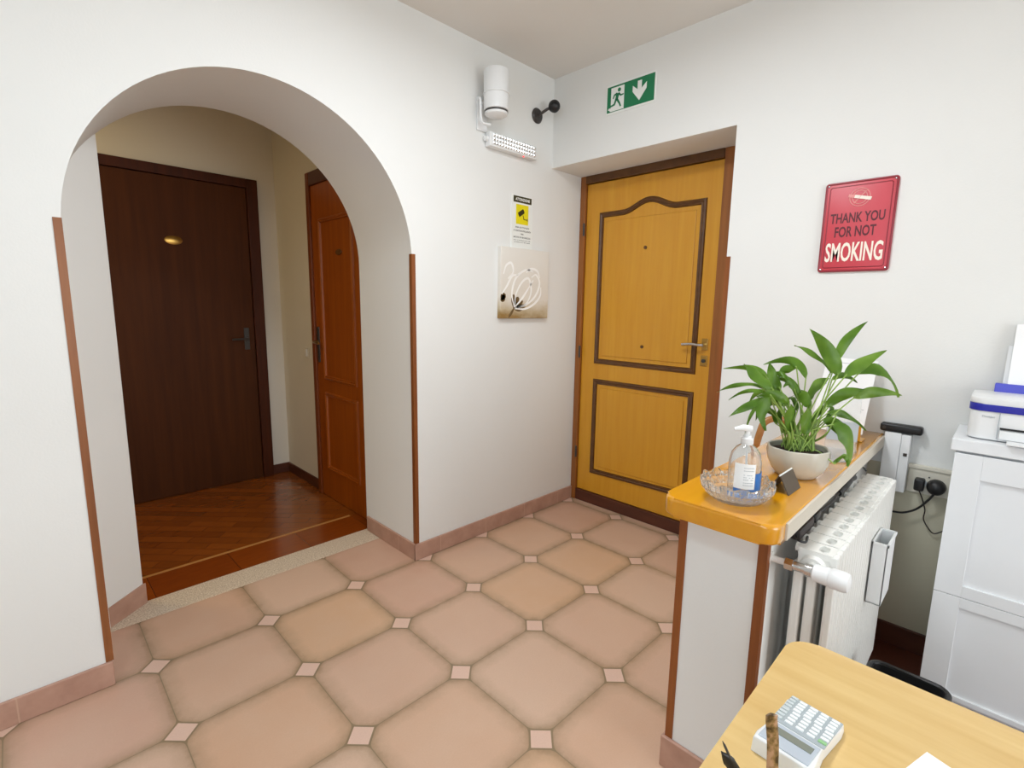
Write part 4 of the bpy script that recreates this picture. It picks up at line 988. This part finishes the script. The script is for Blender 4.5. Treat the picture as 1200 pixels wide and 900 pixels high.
wrap(240, 300, 0.012, 0.070, 0.0392, M_GEL, 'blue_label', 'blue lower part of the label')
wrap(165, 239, 0.012, 0.029, 0.0392, M_GEL, 'blue_label', 'blue strip at the bottom of the label')
b = bmesh.new()
for zz in (0.084, 0.077, 0.066, 0.060, 0.054, 0.046, 0.040):
    for a_ in (200, 206, 212, 218, 224, 229):
        if random.random() < 0.75:
            a = math.radians(a_); c_ = Vector((bx_ + 0.0402 * math.cos(a), by_ + 0.0402 * math.sin(a), bz_ + zz)); xbox(b, Matrix.Translation(c_) @ Matrix.Rotation(a, 4, 'Z'), 0.0006, 0.003, 0.0016)
obj('label_print', b, M_LGREY, SB)

# dark tent card
TC = thing('tent_card', 'small dark brown folded stand between the bottle and the plant', 'card holder', (1.45, 0.40, ZT))
b = bmesh.new(); ux = Vector((0.9995, -0.02, 0)).normalized(); uy = Vector((0.02, 0.9995, 0))
c0 = Vector((1.450, 0.395, ZT)); hw = 0.047
for s_, yo in ((-1, -0.024), (1, 0.024)):
    lo_a, hi_a = c0 - ux * hw + uy * yo, c0 - ux * hw + Vector((0, 0, 0.047)); lo_b, hi_b = c0 + ux * hw + uy * yo, c0 + ux * hw + Vector((0, 0, 0.047))
    prism(b, [lo_a, lo_b, hi_b, hi_a], (0, -s_ * 0.003 * (-1), 0.0))
obj('card', b, M_TENT, TC)
b = bmesh.new(); tube(b, [c0 - ux * hw + Vector((0, 0, 0.0475)), c0 + ux * hw + Vector((0, 0, 0.0475))], 0.0022, 8); obj('white_edge', b, M_SIGNW, TC, label='white folded top edge')

# bent wooden hook handle behind the plant
b = bmesh.new(); tube(b, spline([(1.735, 0.575, ZT), (1.740, 0.572, 0.90), (1.745, 0.565, 0.945), (1.755, 0.557, 0.978), (1.775, 0.535, 0.992), (1.80, 0.510, 0.985), (1.82, 0.49, 0.95)], 6), [0.006] * 6 + [0.011] * 31, 12)
tag(obj('wooden_hook', b, M_HOOK, None, smooth=True), 'curved light brown wooden hook handle behind the plant', 'handle')

# ---------------------------------------------------------------- paper notice leaning on the wall, acrylic stand
NT_ = thing('paper_notice', 'white printed sheet leaning against the wall behind the plant', 'notice', (2.35, 0.46, ZT))
A_, B_, C_, D_ = Vector((2.300, 0.555, ZT + 0.004)), Vector((2.318, 0.377, ZT + 0.004)), Vector((2.395, 0.366, 1.157)), Vector((2.395, 0.540, 1.163))
b = bmesh.new(); prism(b, [A_, B_, C_, D_], (0.0012, 0, -0.0003)); sh_ = obj('sheet', b, M_PAPER, NT_)
b = bmesh.new()
for tt, s0, s1 in ((0.93, 0.25, 0.80), (0.90, 0.55, 0.85), (0.86, 0.1, 0.5), (0.83, 0.1, 0.75), (0.78, 0.1, 0.9), (0.75, 0.1, 0.8), (0.72, 0.1, 0.85), (0.62, 0.1, 0.6), (0.45, 0.72, 0.9), (0.33, 0.75, 0.93), (0.30, 0.75, 0.9)):
    def at(s, t): return (A_.lerp(B_, s)).lerp(D_.lerp(C_, s), t) + Vector((-0.0004, 0, 0.0001))
    prism(b, [at(s0, tt), at(s1, tt - 0.004), at(s1, tt + 0.002), at(s0, tt + 0.006)], (-0.0003, 0, 0))
obj('printed_lines', b, M_LGREY, NT_)
AS = thing('acrylic_stand', 'clear acrylic leaflet stand on the counter in front of the notice', 'stand', (2.05, 0.40, ZT))
b = bmesh.new(); prism(b, [(2.02, 0.435, ZT + 0.001), (2.05, 0.345, ZT + 0.001), (2.085, 0.352, 1.045), (2.055, 0.442, 1.045)], (0.003, 0.001, 0)); obj('back_plate', b, M_ACRYL, AS)
b = bmesh.new(); prism(b, [(1.82, 0.375, ZT), (1.86, 0.332, ZT), (2.05, 0.342, ZT), (2.02, 0.435, ZT)], (0, 0, 0.003)); obj('base_plate', b, M_ACRYL, AS)
b = bmesh.new(); prism(b, [(2.0175, 0.432, 0.90), (2.0475, 0.345, 0.90), (2.062, 0.347, 0.965), (2.032, 0.434, 0.965)], (0.0008, 0.0003, 0)); obj('grey_insert', b, M_LGREY, AS)
AB = thing('amber_bracket', 'small amber L-shaped bracket beside the acrylic stand', 'bracket', (2.20, 0.37, ZT))
b = bmesh.new(); box(b, 2.195, 2.199, 0.362, 0.376, ZT, 0.93, 0.001); box(b, 2.195, 2.26, 0.356, 0.376, ZT, ZT + 0.004, 0.001); obj('bracket', b, M_AMBER, AB)

# ---------------------------------------------------------------- potted plant
PC = Vector((1.608, 0.412, ZT))
PP = thing('potted_plant', 'leafy green peace lily in an off-white ceramic pot on the counter', 'potted plant', PC)
b = bmesh.new()
lathe(b, [(0.0001, 0), (0.050, 0), (0.054, 0.003), (0.068, 0.020), (0.079, 0.045), (0.083, 0.066), (0.081, 0.084), (0.078, 0.086), (0.075, 0.083), (0.076, 0.066), (0.072, 0.050), (0.0001, 0.045)], PC, 48, None, lambda a, z: 1 + 0.02 * math.cos(8 * a) * (z > 0.01))
obj('pot', b, M_POT, PP, smooth=True)
b = bmesh.new(); lathe(b, [(0.0001, 0.060), (0.074, 0.060), (0.070, 0.071), (0.03, 0.076), (0.0001, 0.077)], PC, 32); obj('soil', b, M_SOIL, PP, smooth=True)
RT = Vector((0.7078, -0.7063, 0.0)); UPV = Vector((0.0, 0.0, 1.0)); FW = Vector((0.707, 0.707, 0.0))
def pp(zx, zy, dep):   # a point of the plant: across, height (both measured from the pot) and depth
    return PC + RT * ((zx - 620) * 0.000703) + UPV * ((560 - zy) * 0.000703 + 0.088) + FW * dep
def make_leaf(S, Mi, T, wz, d0, d1, root=None, roll=0.0, stem=True):
    s, m, t = pp(*S, d0), pp(*Mi, (d0 + d1) / 2), pp(*T, d1)
    w_ = wz * 0.000703 * 0.52
    ctrl = m * 2 - (s + t) / 2
    pts = [(s * (1 - u) ** 2 + ctrl * 2 * u * (1 - u) + t * u * u) for u in [i / 12 for i in range(13)]]
    b = bmesh.new(); rows = []
    for i, p in enumerate(pts):
        u = i / 12; tg = (pts[min(i + 1, 12)] - pts[max(i - 1, 0)]).normalized()
        view = (FW * 0.9 + Vector((0, 0, -0.25))).normalized()
        side = tg.cross(view)
        if side.length < 0.2: side = tg.cross(Vector((0, 0, 1)))
        side.normalize(); side = (Matrix.Rotation(roll, 3, tg) @ side); nrm = side.cross(tg).normalized()
        ww = w_ * (math.sin(PI * u ** 0.8) ** 0.85 if 0 < u < 1 else 0.02) * (1.0 - 0.15 * u)
        fold = 0.25
        row = [b.verts.new(p + side * ww * k + nrm * (fold * ww * (abs(k) ** 1.3) + 0.004 * math.sin(u * 9 + k * 2) * abs(k))) for k in (-1, -0.5, 0, 0.5, 1)]
        rows.append(row)
    for i in range(12):
        for k in range(4): b.faces.new((rows[i][k], rows[i][k + 1], rows[i + 1][k + 1], rows[i + 1][k]))
    g = bmesh.ops.solidify(b, geom=list(b.faces), thickness=0.0006)
    lf = obj('leaf', b, M_LEAF, PP, smooth=True)
    if stem:
        rx, ry = root if root else (620 + random.uniform(-55, 60), 575)
        r0 = pp(rx, ry, random.uniform(-0.03, 0.03)); mid = (r0 + s) / 2 + Vector((0, 0, 0.015)) + (s - r0).cross(Vector((0, 0, 1))) * 0.02
        b = bmesh.new(); tube(b, spline([r0, mid, s, s + (pts[1] - s) * 0.5], 5), 0.0018, 6); obj('stem', b, M_STEM, lf, smooth=True)
L = [((765, 215), (815, 120), (905, 45), 42, .03, .06), ((760, 265), (820, 205), (905, 155), 52, -.02, -.03), ((750, 265), (715, 170), (630, 75), 64, .0, .02),
     ((745, 255), (690, 190), (600, 148), 32, .02, .05), ((655, 285), (610, 215), (500, 235), 40, .04, .08), ((620, 245), (575, 260), (557, 320), 36, .05, .07),
     ((545, 330), (520, 280), (500, 215), 46, .03, .05), ((495, 290), (440, 250), (330, 255), 30, .04, .08), ((490, 325), (430, 270), (378, 232), 62, .0, .02),
     ((460, 322), (380, 310), (285, 350), 22, .02, .04), ((470, 345), (390, 330), (312, 372), 18, -.01, .0), ((450, 352), (370, 375), (280, 425), 36, -.04, -.06),
     ((450, 340), (415, 400), (425, 475), 58, -.05, -.07), ((430, 370), (392, 430), (372, 502), 13, -.02, -.03), ((650, 400), (620, 355), (588, 320), 48, .0, -.02),
     ((650, 372), (690, 315), (748, 280), 58, .01, .03), ((690, 385), (745, 335), (820, 308), 56, -.03, -.05), ((805, 352), (890, 322), (988, 335), 46, -.02, -.03),
     ((850, 262), (945, 240), (1010, 350), 56, .02, .0), ((765, 290), (820, 270), (882, 302), 28, .04, .05), ((725, 450), (745, 415), (728, 390), 44, .0, .0),
     ((715, 420), (800, 425), (892, 492), 32, -.01, .0), ((690, 450), (760, 500), (755, 612), 78, -.06, -.08), ((680, 440), (745, 470), (785, 560), 50, -.03, -.05),
     ((560, 500), (545, 430), (530, 370), 50, -.03, -.05), ((600, 500), (600, 440), (588, 375), 52, -.05, -.06), ((640, 510), (650, 450), (640, 385), 44, .0, .0),
     ((660, 500), (705, 440), (745, 385), 34, .02, .03), ((520, 470), (490, 400), (440, 360), 34, .0, .02), ((505, 320), (465, 265), (415, 235), 30, .06, .08),
     ((540, 380), (480, 340), (400, 345), 40, -.03, -.04), ((560, 400), (520, 350), (455, 325), 36, .02, .03), ((580, 520), (560, 460), (545, 400), 40, .03, .03),
     ((625, 520), (625, 450), (615, 400), 36, .05, .05), ((700, 600), (735, 570), (742, 600), 26, -.08, -.09)]
for k in range(12):
    sx = random.uniform(480, 640); sy = random.uniform(330, 440); tx = sx + random.uniform(-130, 20); ty = sy + random.uniform(-70, 60)
    L.append(((sx, sy), ((sx + tx) / 2, min(sy, ty) - 15), (tx, ty), random.uniform(24, 44), random.uniform(0.0, 0.07), random.uniform(0.0, 0.09)))
for q in L: make_leaf(q[0], q[1], q[2], q[3], q[4], q[5], roll=random.uniform(-0.45, 0.45))
for k in range(14):   # leafless shoots from the soil
    a = random.uniform(-60, 65); bb = random.uniform(-30, 40)
    b = bmesh.new(); tube(b, spline([pp(620 + a, 572, random.uniform(-.04, .04)), pp(618 + a * 1.3, 500, random.uniform(-.04, .04)), pp(615 + a * 1.6 + bb * .5, 420 + random.uniform(-20, 40), random.uniform(-.04, .04))], 5), [0.0032] * 6 + [0.0022] * 5, 6); obj('shoot', b, M_STEM, PP, smooth=True)

# ---------------------------------------------------------------- ceiling lamps (above and behind the viewpoint)
for (x, y) in ((1.10, 0.90), (-0.7, 0.3)):
    t = thing('ceiling_lamp', 'flat square ceiling lamp %s' % ('in front of the entrance door' if x > 0 else 'in the left half of the room'), 'ceiling lamp', (x, y, 2.62))
    b = bmesh.new(); box(b, x - 0.19, x + 0.19, y - 0.19, y + 0.19, 2.645, ZC - 0.0005, 0.006); obj('housing', b, M_WHITE, t)
    b = bmesh.new(); box(b, x - 0.175, x + 0.175, y - 0.175, y + 0.175, 2.628, 2.6448, 0.004); obj('diffuser', b, M_LAMPDISC, t)
